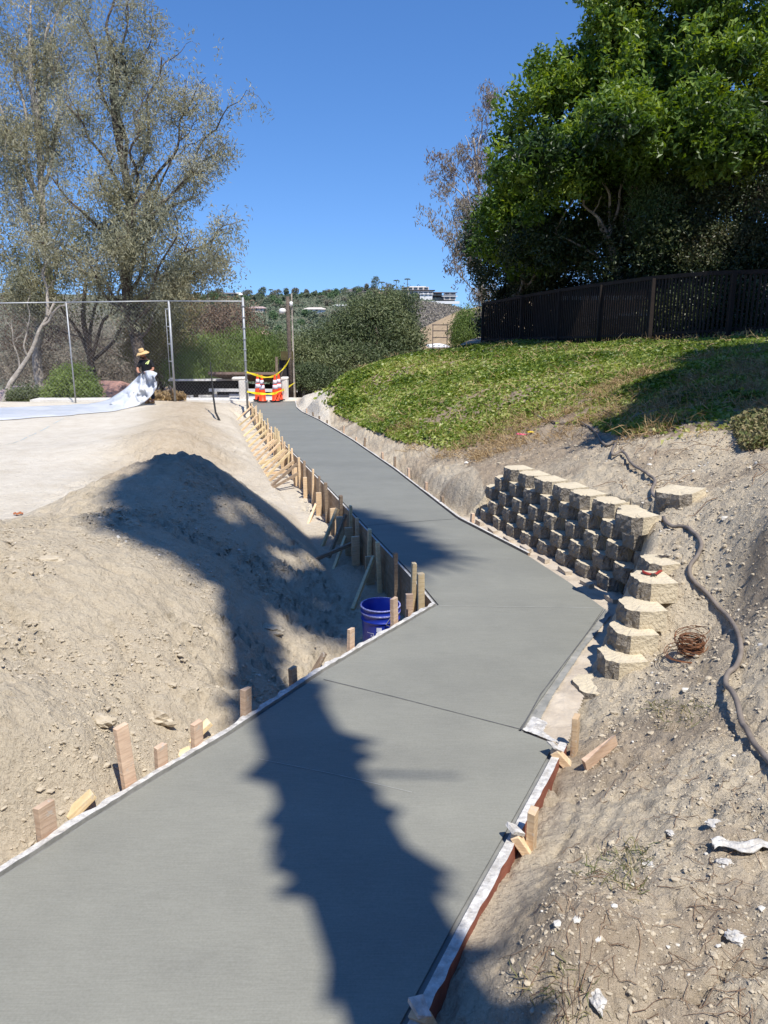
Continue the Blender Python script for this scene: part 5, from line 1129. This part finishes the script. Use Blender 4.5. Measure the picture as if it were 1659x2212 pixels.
rv = np.clip(-.08 + .55 * fbm(X * .8, Y * .8, 3, 15) + .65 * rng.random(len(X)) ** 1.5 + .25 * sstep(.45, .65, dm) + .45 * (fbm(X * .45 + 9, Y * .45, 3, 17) - .5), 0, 1)
iv = leaf_obj('ivy', C, sz, sz * .8, F_ivy, up=1.6, rnd=rv); tag(iv, 'low green ivy ground cover spreading over the bank below the slatted fence', 'ground cover', kind='stuff')
def _none(): pass
def blades(name, C, L, w, mat, lean=.6, up=1.0, rnd=None):
    n = len(C); d = rng.normal(size=(n, 3)) * lean; d[:, 2] = np.abs(d[:, 2]) * .6 + up; d = unit(d); s_ = unit(np.cross(d, rng.normal(size=(n, 3)))); L = np.broadcast_to(L, (n,))[:, None]; w = np.broadcast_to(w, (n,))[:, None]
    bend = rng.normal(size=(n, 3)) * .25; bend[:, 2] -= .25
    V = np.empty((n, 6, 3)); mid = C + d * L * .5; tip = C + (d + bend) * L
    V[:, 0] = C - s_ * w / 2; V[:, 1] = C + s_ * w / 2; V[:, 2] = mid + s_ * w / 2; V[:, 3] = mid - s_ * w / 2; V[:, 4] = tip + s_ * w * .15; V[:, 5] = tip - s_ * w * .15
    i = np.arange(n)[:, None] * 6; Q = np.concatenate([i + np.array([0, 1, 2, 3]), i + np.array([3, 2, 4, 5])]); r = rng.random(n) if rnd is None else rnd
    return mesh_np(name, V.reshape(-1, 3), Q, mat, attr={'rnd': ('FLOAT', np.repeat(r, 6))})
def scatter_px(n, poly, wobble=0, yr=(3, 30), xr=(-4, 12), seed=0, dens=None):
    X = rng.uniform(*xr, n); Y = rng.uniform(*yr, n); Z = H(X, Y, True); a, b = proj(np.stack([X, Y, Z], 1)); w = (fbm(X * 2, Y * 2, 3, seed) - .5) * wobble
    m = inpoly(a + w, b + w * .4, poly)
    if dens is not None: m &= rng.random(n) < sstep(dens, dens + .15, fbm(X * 2.2, Y * 2.2, 3, seed + 9))
    return np.stack([X, Y, Z], 1)[m]
C = scatter_px(9000, ivy_px, 30, (7.5, 27), (-3, 9), 25, .44)
o = blades('dead_stems', C + np.array([0, 0, .08]), rng.uniform(.08, .22, len(C)), .010, F_dry, 1.3, .5); tag(o, 'brown dead stems and runners poking through the green ivy', 'dead stems', kind='stuff')
C = scatter_px(90000, [(800, 900), (1000, 930), (1120, 900), (1250, 840), (1400, 800), (1659, 760), (1659, 1000), (1500, 985), (1350, 960), (1230, 960), (1130, 985), (1000, 1000), (880, 990)], 60, (7.5, 18), (-1, 9), 5, .42)
o = blades('dry_grass', C + np.array([0, 0, .03]), rng.uniform(.08, .25, len(C)), .006, F_dry, 1.3, .45); tag(o, 'straw-coloured dry grass and vine stems along the lower edge of the ivy', 'dry grass', kind='stuff')
C = np.concatenate([scatter_px(26000, [(1170, 1830), (1340, 1760), (1420, 1830), (1380, 1960), (1240, 2010), (1130, 2080), (1080, 2020), (1120, 1900)], 90, (1.2, 4), (.3, 2.5), 6, .56), scatter_px(20000, [(1400, 1510), (1560, 1520), (1570, 1600), (1430, 1600)], 30, (2, 5), (.6, 3.2), 7, .55), scatter_px(15000, [(1120, 2050), (1250, 2080), (1330, 2212), (1190, 2212), (1110, 2110)], 40, (1, 3), (.3, 1.8), 8, .5)])
o = blades('weeds', C, rng.uniform(.02, .07, len(C)), .0035, F_weed, 1.4, .35); tag(o, 'sparse green and straw weeds tufting the dirt mound at lower right', 'weeds', kind='stuff')
# leafy green clump at the right edge
C = scatter_px(60000, [(1580, 930), (1640, 900), (1720, 920), (1720, 985), (1600, 975)], 20, (6.5, 10), (3, 7), 4); C[:, 2] += .12 * rng.random(len(C))
if len(C): tag(leaf_obj('leafy_clump', C, .05, .035, F_weed, up=1.5), 'pale-edged leafy clump in front of the shaded ivy at the right edge', 'plant')

# ------------------------------------------------------------------ clods, pebbles, twigs
ico = bpy.data.meshes.new('t'); import bmesh
bm_ = bmesh.new(); bmesh.ops.create_icosphere(bm_, subdivisions=1, radius=1); IV = np.array([v.co[:] for v in bm_.verts]); IF = np.array([[v.index for v in f.verts] for f in bm_.faces]); bm_.free()
def clods(name, P, size, mat, label, cat, flat=.6):
    P = P.copy(); P[:, 2] -= size * .25; n = len(P); k = len(IV); sc = size[:, None, None] * rng.uniform(.6, 1.3, (n, 1, 3)); sc[:, :, 2] *= flat
    V = IV[None] * (1 + rng.uniform(-.28, .28, (n, k, 1))) * sc; an = rng.uniform(0, 6.28, n); ca, sa = np.cos(an)[:, None], np.sin(an)[:, None]
    x = V[:, :, 0] * ca - V[:, :, 1] * sa; y = V[:, :, 0] * sa + V[:, :, 1] * ca; V[:, :, 0] = x; V[:, :, 1] = y; V += P[:, None, :]
    Q = (IF[None] + np.arange(n)[:, None, None] * k).reshape(-1, 3)
    return tag(mesh_np(name, V.reshape(-1, 3), Q, mat), label, cat, kind='stuff')
def off_slab(P): 
    d = dseg(P[:, 0], P[:, 1], SP, True); return P[(~inpoly(P[:, 0], P[:, 1], SP)) & (d > .05) & (~inpoly(P[:, 0], P[:, 1], FP))]
Pr = off_slab(scatter_px(230000, [(1020, 2212), (1200, 1900), (1260, 1640), (1300, 1500), (1450, 1350), (1400, 1100), (1300, 1000), (1100, 1000), (900, 1010), (1300, 900), (1700, 900), (1700, 2212)], 0, (1.2, 13), (.3, 5), 11, .30))
Pr = Pr[rng.random(len(Pr)) < np.clip(2.6 / Pr[:, 1], .25, 1)]
clods('soil_clods', Pr, np.minimum(rng.exponential(.0024, len(Pr)), .013) * np.clip(Pr[:, 1] / 3, .9, 1.6) + .002, M['rock'], 'loose dirt crumbs strewn over the bare slope on the right', 'soil')
Pl = off_slab(scatter_px(150000, [(0, 1900), (0, 1140), (150, 1120), (420, 990), (560, 1080), (700, 1200), (700, 1400), (540, 1560), (300, 1700)], 0, (2, 9.5), (-5, 0), 12, .42))
clods('bank_clods', Pl, np.minimum(rng.exponential(.0034, len(Pl)), .02) + .0022, M['rock'], 'crumbled clods scattered over the sandy bank on the left', 'soil')
Ps = np.concatenate([Pl[rng.random(len(Pl)) < .003], Pr[rng.random(len(Pr)) < .006]]); Ps[:, 2] += .004
clods('pale_stones', Ps, rng.exponential(.007, len(Ps)) + .005, M['stone'], 'small pale stones dotted over the bare soil', 'stones')
def rock(px, py, s_, label, mat='rock', fl=.6, rz=0, nm='rock', cat='rock'):
    p = Vector(WT(px, py)); bm2 = bmesh.new(); bmesh.ops.create_icosphere(bm2, subdivisions=3, radius=1); rr = random.Random(int(px))
    for v in bm2.verts:
        k = .72 + .42 * (float(fbm(np.array([v.co.x * 2.6 + px + v.co.z]), np.array([v.co.y * 2.6 + v.co.z * 2.3 + py]), 3, 2)[0]) - .5) * 2; v.co = v.co * k
        v.co = Vector((v.co.x * s_[0], v.co.y * s_[1], max(v.co.z, -.5) * s_[2]))
    me = bpy.data.meshes.new('rock'); bm2.to_mesh(me); bm2.free(); me.materials.append(M[mat]); o = link(nm, me, None, p); o.rotation_euler = (.1, .1, rz); tag(o, label, cat); return o
rock(215, 1560 - 0, (.10, .06, .05), 'flat clod halfway down the left bank')
rock(282, 1135, (.13, .08, .06), 'angular rock just below the crest at the left edge of the palm shadow')
rock(415, 1352, (.05, .03, .02), 'small flat stone in the middle of the left bank')
rock(585, 1360, (.13, .08, .05), 'dark lump inside the trunk shadow low on the bank', 'rock')
rock(370, 1478, (.05, .03, .025), 'pebble with a sharp shadow above the pink stakes')
rock(345, 1555, (.11, .06, .07), 'crumbling ledge stone above the tallest near stake')
rock(95, 1210, (.16, .08, .04), 'cracked crust of earth near the crest at far left')
# white scraps
def crumple(px, py, L, w, h, mat, label, cat, rz=0, seed=1):
    p = Vector(WT(px, py)); nx_, ny_ = 26, 12; V = []
    for i in range(nx_):
        for j in range(ny_):
            x = (i / (nx_ - 1) - .5) * L; y = (j / (ny_ - 1) - .5) * w * (1 - .5 * abs(i / (nx_ - 1) - .4)) + .25 * w * math.sin(i * .45)
            z = h * (.3 + 1.4 * float(fbm(np.array([i * .30]), np.array([j * .45]), 4, seed)[0])); V.append((x, y, z))
    Fc = [(i * ny_ + j, i * ny_ + j + 1, (i + 1) * ny_ + j + 1, (i + 1) * ny_ + j) for i in range(nx_ - 1) for j in range(ny_ - 1)]
    mb = MB(); mb.add(V, Fc); o = mb.build('litter', mat, smooth=True, loc=p); s_ = o.modifiers.new('s', 'SOLIDIFY'); s_.thickness = .004; o.rotation_euler = (0, 0, rz); return tag(o, label, cat)
crumple(1615, 1838, .24, .05, .02, M['white'], 'crumpled white plastic strip on the dirt at the right edge', 'litter', R(-5), 3)
rock(1565, 1865, (0.045, 0.03, 0.021), 'small white scrap just below the crumpled strip', 'white', nm='cement_chip', cat='litter')
rock(1290, 2158, (0.03, 0.0525, 0.021), 'white paper scrap near the bottom of the dirt mound', 'white', nm='cement_chip', cat='litter')
rock(1450, 1800, (0.027, 0.021, 0.012), 'white fleck of cement under the middle of the right slope', 'white', nm='cement_chip', cat='litter')
rock(1545, 1780, (0.0525, 0.03, 0.012), 'white crust of cement above the crumpled strip', 'white', nm='cement_chip', cat='litter')
crumple(1245, 2060, .0, .0, .0, M['white'], 'x', 'litter') if False else None
rock(1408, 1868, (0.027, 0.021, 0.015), 'white chip beside the green weed tuft', 'white', nm='cement_chip', cat='litter')
rock(1590, 2025, (0.042, 0.036, 0.021), 'white lump of dry cement low at the right', 'white', nm='cement_chip', cat='litter')
o = crumple(1128, 943, .16, .09, .03, M['pinkbit'], 'bright pink foil wrapper lying on the dry stems below the ivy', 'litter', .3, 10)
o = crumple(1147, 938, .10, .06, .03, M['yellow'], 'yellow foil scrap touching the pink wrapper', 'litter', .9, 11)
o = crumple(40, 1113, .10, .07, .02, M['leafdry'], 'curled rust-brown dry leaf on the pale sand at far left', 'leaf', .3, 12)
o = crumple(492, 2 * 395, .05, .05, .01, M['leafdry'], 'x', 'leaf') if False else None
crumple(1492, 1808 - 10, .07, .05, .01, M['foot'], 'pale fallen leaf among the weeds', 'leaf', .3, 13) if False else None
# dry twigs
tw = MB(); rr = random.Random(4)
for k in range(170):
    px = rr.uniform(1080, 1659); py = rr.uniform(1650, 2200)
    if px < 1250 - (py - 1650) * .35 + 40: continue
    p = Vector(WT(px, py)); L = rr.uniform(.04, .17); an = rr.uniform(0, 6.28); pts = []
    for q in range(6):
        x = p.x + math.cos(an) * L * q / 5 + rr.uniform(-.008, .008); y = p.y + math.sin(an) * L * q / 5 + rr.uniform(-.008, .008); pts.append((x, y, Hs(x, y) + .004 + .014 * math.sin(math.pi * q / 5) * rr.random()))
    tw.tube(pts, [.0013, .0012, .0011, .0009, .0007, .0005], 4, cap=False)
for k in range(26):
    px = rr.uniform(1290, 1659); py = rr.uniform(930, 1090); p = Vector(WT(px, py)); L = rr.uniform(.15, .4); an = rr.uniform(0, 6.28)
    tw.tube([(p.x + math.cos(an) * L * t, p.y + math.sin(an) * L * t, Hs(p.x + math.cos(an) * L * t, p.y + math.sin(an) * L * t) + .01 + .05 * math.sin(math.pi * t) * rr.random()) for t in (0, .2, .4, .6, .8, 1)], .003, 4, cap=False)
tag(tw.build('twigs', M['twig']), 'thin dry roots and twigs lying on the right-hand dirt', 'twigs', kind='stuff')

# ------------------------------------------------------------------ chalk line, black stick
mb = MB()
for seg in (((-120, 1000), (0, 964), (30, 957), (62, 943)), ((62, 943), (105, 922), (150, 900))):
    P = smoothpts([WT(a, b) for a, b in seg], 20); V = []
    for i, p in enumerate(P):
        w = .02 + .02 * random.random(); V += [(p[0], p[1] - w, Hs(p[0], p[1]) + .006), (p[0], p[1] + w, Hs(p[0], p[1] + w) + .006)]
    mb.add(V, [(2 * i, 2 * i + 1, 2 * i + 3, 2 * i + 2) for i in range(len(P) - 1) if (i // 3) % 4 != 3])
tag(mb.build('chalk_line', M['bluechalk']), 'broken pale blue marking line across the sandy plot at left', 'marking line')
a = Vector(WT(474, 908)); b = Vector(WY(461, 858, a.y + .6)); mb = MB()
mb.tube([tuple(a + Vector((.03, -.02, -.05))), tuple(a), tuple(a + (b - a) * .3 + Vector((-.05, 0, .02))), tuple(b), tuple(b + Vector((-.10, .3, .9)))], [.022, .03, .026, .026, .012], 8)
tag(mb.build('black_rod', M['rubber'], smooth=True), 'thin black bent rod stuck in the sand between worker and plywood form', 'rod')
#@@PERSON
# ------------------------------------------------------------------ worker
def skin(name, verts, edges, radii, mat, parent, sub=2, root=0):
    me = bpy.data.meshes.new(name); me.from_pydata(verts, edges, []); me.materials.append(mat); o = link(name, me, parent)
    s_ = o.modifiers.new('skin', 'SKIN'); s_.use_smooth_shade = True
    for i, r_ in enumerate(radii): me.skin_vertices[0].data[i].radius = r_ if isinstance(r_, tuple) else (r_, r_)
    me.skin_vertices[0].data[root].use_root = True
    b_ = o.modifiers.new('sub', 'SUBSURF'); b_.levels = sub; b_.render_levels = sub; return o
wp = Vector(WT(323, 871)); 
PS = .9
person = thing('person', 'worker in straw hat, black shirt and dark jeans holding up a white plastic sheet', 'person', wp, R(0))
person.scale = (PS, PS, PS)
# local axes: x right in picture, -y to camera; faces left and towards the camera, head bowed
bv = [(0.0, 0, .93), (0.0, 0, 1.08), (-.01, -.01, 1.25), (-.03, -.02, 1.40), (-.05, -.04, 1.50), (-.08, -.07, 1.60), (-.10, -.09, 1.68),
      (.14, .03, 1.41), (.21, .0, 1.26), (.22, -.05, 1.14), (.10, -.22, 1.08), (-.02, -.33, 1.08),
      (-.17, -.06, 1.41), (-.25, -.10, 1.27), (-.28, -.16, 1.15), (-.22, -.26, 1.07), (-.14, -.34, 1.05),
      (.09, .03, .88), (.10, .02, .50), (.11, .06, .10), (.07, -.08, .05),
      (-.09, -.01, .88), (-.08, -.04, .50), (-.04, .0, .10), (-.09, -.13, .05)]
be = [(0, 1), (1, 2), (2, 3), (3, 4), (4, 5), (5, 6), (3, 7), (7, 8), (8, 9), (9, 10), (10, 11), (3, 12), (12, 13), (13, 14), (14, 15), (15, 16), (0, 17), (17, 18), (18, 19), (19, 20), (0, 21), (21, 22), (22, 23), (23, 24)]
br = [(.15, .11), (.14, .10), (.16, .11), (.15, .10), .055, .085, .075, .06, .05, .045, .038, .028, .06, .05, .045, .038, .028, .09, .065, .045, .035, .09, .065, .045, .035]
skin('body', bv, be, br, M['skin'], person)
sv = bv[:4] + [bv[7], (.20, .005, 1.29), (.215, -.02, 1.20), bv[12], (-.24, -.09, 1.29), (-.265, -.13, 1.20), (-.04, -.03, 1.47)]
skin('shirt', sv, [(0, 1), (1, 2), (2, 3), (3, 4), (4, 5), (5, 6), (3, 7), (7, 8), (8, 9), (3, 10)], [(.18, .14), (.175, .135), (.19, .14), (.175, .13), .085, .075, .072, .085, .075, .072, .07], M['shirt'], person)
skin('jeans', [(0, 0, .98), (0, 0, .90), (.095, .03, .82), (.105, .02, .50), (.115, .06, .12), (-.09, -.01, .82), (-.08, -.04, .50), (-.045, .0, .12)], [(0, 1), (1, 2), (2, 3), (3, 4), (1, 5), (5, 6), (6, 7)], [(.17, .13), (.17, .13), .11, .085, .075, .11, .085, .075], M['jeans'], person)
for s_ in ((.11, .06), (-.045, .0)):
    mb = MB(); mb.add(*[[(x, y, z) for x, y, z in ((s_[0] - .05, s_[1] + .06, 0), (s_[0] + .05, s_[1] + .06, 0), (s_[0] + .04, s_[1] - .2, 0), (s_[0] - .08, s_[1] - .2, 0), (s_[0] - .04, s_[1] + .05, .12), (s_[0] + .04, s_[1] + .05, .12), (s_[0] + .03, s_[1] - .18, .05), (s_[0] - .07, s_[1] - .18, .05))], [(0, 3, 2, 1), (4, 5, 6, 7), (0, 1, 5, 4), (1, 2, 6, 5), (2, 3, 7, 6), (3, 0, 4, 7)]]); mb.build('boot', M['boot'], person, bevel=.02)
for hx in (bv[11], bv[16]):
    V = [hx]; E = []; rad = [.032]; h_ = Vector(hx)
    V.append(tuple(h_ + Vector((-.02, -.06, -.02)))); E.append((0, 1)); rad.append(.034)
    for k in range(4):
        o_ = Vector((-.045 + .026 * k, -.085, -.02)); a_ = h_ + o_; L = (.05, .058, .055, .045)[k]
        i0 = len(V); V += [tuple(a_), tuple(a_ + Vector((0, -.02, -L * .6))), tuple(a_ + Vector((.005, .015, -L * 1.1)))]; E += [(1, i0), (i0, i0 + 1), (i0 + 1, i0 + 2)]; rad += [.011, .0095, .008]
    i0 = len(V); V += [tuple(h_ + Vector((.035, -.05, -.01))), tuple(h_ + Vector((.03, -.075, -.05)))]; E += [(1, i0), (i0, i0 + 1)]; rad += [.012, .009]
    skin('glove', V, E, rad, M['glove'], person, 1)
hc = Vector((-.105, -.085, 1.735))
hat = MB(); T = Matrix.Rotation(R(-14), 3, 'Y') @ Matrix.Rotation(R(12), 3, 'X'); V = []; Fc = []; n = 36
prof = [(.235, -.045), (.20, -.012), (.15, .004), (.10, .008), (.092, .03), (.088, .10), (.075, .125), (.04, .118), (.0, .112)]
for i, (r_, z) in enumerate(prof):
    for k in range(n):
        a = 2 * math.pi * k / n; V.append(T @ Vector((r_ * math.cos(a), r_ * math.sin(a) * .92, z - (.03 * abs(math.cos(a)) ** 2 if i < 2 else 0))) + hc)
for i in range(len(prof) - 1):
    for k in range(n): Fc.append((i * n + k, i * n + (k + 1) % n, (i + 1) * n + (k + 1) % n, (i + 1) * n + k))
hat.add(V, Fc); ho = hat.build('straw_hat', M['straw'], person, True); q = ho.modifiers.new('s', 'SOLIDIFY'); q.thickness = .006
mb = MB(); mb.lathe([(.0945, .01), (.0955, .012), (.0945, .032), (.093, .034)], 30); bo = mb.build('hat_band', M['boot'], ho, True); bo.matrix_local = Matrix.Translation(hc) @ T.to_4x4()
# face under the brim, turned left and down
fd = Vector((-.62, -.70, -.28)).normalized(); fc_ = Vector((-.095, -.083, 1.635)); sd_ = fd.cross(Vector((0, 0, 1))).normalized(); ud = sd_.cross(fd)
mb = MB(); mb.tube([fc_ + fd * .075 + ud * .015, fc_ + fd * .105 - ud * .02], [.008, .014], 8); mb.build('nose', M['skin'], person, True)
for s_ in (-1, 1):
    mb = MB(); mb.lathe([(0, 0), (.009, .004), (.009, .010), (0, .013)], 8, fc_ + fd * .078 + sd_ * .028 * s_ + ud * .012); mb.build('eye', M['hair'], person, True)
    mb = MB(); mb.lathe([(0, -.03), (.016, -.015), (.018, .01), (0, .03)], 8, fc_ + sd_ * .082 * s_); mb.build('ear', M['skin'], person, True)
mb = MB(); mb.tube([fc_ + fd * .06 - ud * .035 - sd_ * .03, fc_ + fd * .088 - ud * .05, fc_ + fd * .06 - ud * .035 + sd_ * .03], [.02, .03, .02], 8); mb.tube([fc_ - ud * .08 + fd * .02, fc_ + fd * .05 - ud * .10], [.06, .045], 10); mb.build('beard', M['hair'], person, True)
mb = MB(); mb.add([(.09, -.135, 1.44), (.15, -.115, 1.47), (.105, -.165, 1.34), (.065, -.165, 1.33), (.055, -.16, 1.38), (.03, -.165, 1.34), (0.0, -.165, 1.36)], [(0, 2, 1), (0, 3, 2), (0, 6, 5), (0, 5, 4)]); hv = mb.build('shirt_emblem', M['hivis'], person); q = hv.modifiers.new('s', 'SOLIDIFY'); q.thickness = .006
# plastic sheet
up_ = [(-400, 884), (-200, 884), (0, 882), (80, 879), (160, 876), (224, 866), (250, 853), (272, 838), (294, 817), (306, 806), (316, 801), (328, 801), (340, 806)]
lo_ = [(-400, 915), (-200, 914), (0, 909), (80, 903), (160, 898), (240, 889), (262, 886), (280, 881), (300, 875), (312, 868), (322, 860), (331, 850), (339, 836)]
UP = smoothpts([(a, b) for a, b in up_], 8); LO = smoothpts([(a, b) for a, b in lo_], 8); nr = len(UP); nc_ = 16; V = []
gA = np.array(WT(160, 876)); gB = np.array(WT(160, 897)); yA = wp.y - .30; yB = wp.y - .62
for i in range(nr):
    fr = float(np.clip((UP[i][0] - 160) / 150, 0, 1)); fr2 = fr ** .8
    A = np.array(WT(*UP[i])) if fr <= 0 else np.array(WY(UP[i][0], UP[i][1], gA[1] * (1 - fr2) + yA * fr2))
    B = np.array(WT(*LO[i])) if fr <= 0 else np.array(WY(LO[i][0], LO[i][1], gB[1] * (1 - fr2) + yB * fr2))
    for j in range(nc_):
        t = j / (nc_ - 1); p = A * (1 - t) + B * t; fl = (fbm(np.array([i * .16]), np.array([j * .35]), 3, 8)[0] - .5)
        p[1] += (fl * .9 * fr + .10 * fr * math.sin(i * .5 + j * .2)) * math.sin(math.pi * t)
        g_ = Hs(p[0], p[1]) + .02 + (.12 * (fl + .5) * math.sin(math.pi * t) ** .5 if fr < .5 else 0)
        if fr <= 0 or p[2] < g_: p[2] = g_
        V.append(p)
ii = (np.arange(nr - 1)[:, None] * nc_ + np.arange(nc_ - 1)[None, :]).ravel()
o = mesh_np('plastic_sheet', np.array(V), np.stack([ii, ii + nc_, ii + nc_ + 1, ii + 1], 1), M['plastic'], smooth=True); q = o.modifiers.new('s', 'SOLIDIFY'); q.thickness = .004
tag(o, 'long translucent white plastic sheet dragged over the sand by the worker', 'plastic sheet')

#@@FARTREES
# ------------------------------------------------------------------ trees of the far hillside
def crown_mesh(seed, n, rx, rz, leaf, mat, kind='round'):
    r2 = np.random.default_rng(seed); bl = [((0, 0, rz), (rx, rx, rz), 1)] + [((r2.uniform(-.5, .5) * rx, r2.uniform(-.5, .5) * rx, rz * r2.uniform(.7, 1.5)), (rx * .6, rx * .6, rz * .55), .5) for _ in range(4)]
    C = blobs(bl, n, .8, leaf * .4, 6); C = C[C[:, 2] > -.3]; V, Q = leaves(C, leaf, leaf * .7, .8)
    o = mesh_np('hill_tree', V, Q, mat, attr={'rnd': ('FLOAT', np.repeat(crnd(C, .6, seed), 4))}); me = o.data; bpy.data.objects.remove(o)
    return me
F_hill = foliage('hazy_hill_leaves', [(.10, .13, .09), (.15, .185, .12), (.21, .235, .15)], .1, .1, .8)  # far hill leaf colours, lifted and greyed to stand for distance haze
F_hill2 = foliage('hazy_hill_leaves_olive', [(.15, .15, .11), (.20, .195, .14), (.25, .24, .17)], .1, .1, .8)
F_hill3 = foliage('hazy_hill_leaves_green', [(.09, .15, .08), (.14, .21, .10), (.19, .27, .13)], .1, .1, .8)
protos = [crown_mesh(1, 700, 2.4, 1.9, .7, F_hill), crown_mesh(2, 700, 3.0, 1.8, .7, F_hill2), crown_mesh(3, 700, 2.2, 2.4, .65, F_hill3), crown_mesh(4, 700, 2.7, 1.6, .7, F_hill), crown_mesh(5, 600, 2.0, 1.5, .6, F_hill2)]
rr = random.Random(11); cnt = 0
labs = ['dark green round tree on the wooded far hillside', 'olive-brown tree on the wooded far hillside', 'fresh green tall tree on the wooded far hillside', 'dark green spreading tree on the wooded far hillside', 'small olive tree on the wooded far hillside']
for k in range(260):
    y = rr.uniform(180, 415) if k < 170 else rr.uniform(345, 418); u = rr.uniform(-.29, .085) ; x = u * y; z = gridz(HV, x, y)
    px, py = proj(np.array([x, y, z]));
    if not (350 < px < 975): continue
    if px > 850 and y < 380: continue
    i = rr.randrange(5); o = link('hill_tree', protos[i], None, (x, y, z - .5)); s_ = rr.uniform(.6, 1.15) * (.85 if y > 395 else 1.0) * (.6 if y < 230 else .85); o.scale = (s_, s_, s_ * rr.uniform(.8, 1.1)); o.rotation_euler = (0, 0, rr.uniform(0, 6.28))
    tag(o, labs[i], 'tree', 'trees covering the far hillside'); cnt += 1
# scrub between them
n = 26000; y = rng.uniform(150, 420, n); x = rng.uniform(-.31, .09, n) * y; z = np.array([gridz(HV, a, b) for a, b in zip(x[::4], y[::4])]).repeat(4)[:n]; x = x[::4].repeat(4)[:n] + rng.normal(size=n) * 1.0; y = y[::4].repeat(4)[:n] + rng.normal(size=n) * 1.0
C = np.stack([x, y, z + rng.random(n) * 1.3], 1)
tag(leaf_obj('hill_scrub', C, .9, .6, F_hill, up=.8, rnd=crnd(C, .05, 6)), 'low scrub filling the gaps between the far hillside trees', 'scrub', kind='stuff')
n = 9000; y = rng.uniform(200, 330, n); x = rng.uniform(.0, .12, n) * y; z = np.array([gridz(HB, a, b) for a, b in zip(x, y)]); C = np.stack([x, y, z + rng.random(n) * .6], 1)
tag(leaf_obj('brown_scrub', C, .8, .4, F_grey, up=.8), 'grey-brown dry brush on the slope below the hilltop mansion', 'scrub', kind='stuff')
def sky_tree(px, ybase, h, w, Y, mat, label, kind='round', n=900):
    p = WY(px, ybase, Y); o = thing('ridge_tree', label, 'tree', p, group='trees standing on the ridge line'); hh = h * Y / F; ww = w * Y / F
    mb = MB(); mb.tube([(0, 0, -.5), (0, 0, hh * (.9 if kind == 'palm' else .6))], [.22, .12], 6); mb.build('trunk', M['bark'], o)
    if kind == 'palm':
        n2 = 340; an = rng.uniform(0, 6.28, n2); rd = rng.random(n2) ** .7 * ww / 2; C = np.stack([rd * np.cos(an), rd * np.sin(an), hh * .92 + .3 * np.sin(rd) - .28 * rd ** 2 / (ww / 2) + rng.normal(size=n2) * .12], 1); leaf_obj('crown', C, .5, .12, mat, o)
    else:
        C = blobs([((0, 0, hh * .62), (ww / 2, ww / 2, hh * .38), 1), ((ww * .12, 0, hh * .8), (ww * .3, ww * .3, hh * .2), .4), ((-ww * .15, 0, hh * .45), (ww * .35, ww * .3, hh * .25), .4)], n, .7, .25, 8); leaf_obj('crown', C, .45, .3, mat, o, up=.6, rnd=crnd(C, .5, int(px)))
for a in [(472, 638, 13, 24, 'dark bushy tree at the left end of the visible ridge'), (534, 640, 12, 26, 'low wide tree right of the white ridge house'), (567, 642, 20, 17, 'tall dark conical tree on the left ridge'), (598, 642, 15, 24, 'broad dark tree in the middle of the left ridge'), (619, 640, 16, 10, 'upright tree just right of the broad dark one'), (638, 641, 17, 15, 'lollipop-shaped tree on the middle ridge'), (662, 641, 14, 10, 'slim pointed tree right of the lollipop-shaped one'), (681, 640, 10, 9, 'small round tree in the ridge gap'), (701, 640, 11, 9, 'small pointed tree before the ridge climbs'),
          (735, 640, 14, 42, 'wide low mass of trees where the ridge starts to climb'), (775, 632, 12, 26, 'round dark tree left of the tallest ridge tree'), (792, 630, 15, 8, 'narrow cypress-like tree on the high ridge'), (805, 632, 12, 18, 'dark dome-shaped tree by the long grey roof'), (811, 631, 32, 18, 'tallest tree on the ridge, with a full rounded top'), (838, 634, 20, 26, 'dense round tree beside the red-roofed hill house'), (905, 648, 14, 30, 'green tree in front of the hilltop mansion')]:
    sky_tree(a[0], a[1], a[2], a[3], 398, F_hill if a[0] % 2 else F_hill2, a[4])
for a in [(585, 638, 12, 9, 'little palm between two dark trees on the left ridge'), (825, 630, 20, 14, 'palm right of the tallest ridge tree'), (856, 628, 22, 13, 'palm left of the flat-roofed hilltop mansion'), (880, 628, 25, 13, 'tall palm in front of the hilltop mansion')]:
    sky_tree(a[0], a[1], a[2], a[3], 396, F_hill, a[4], 'palm')
print('scene built', len(bpy.data.objects))
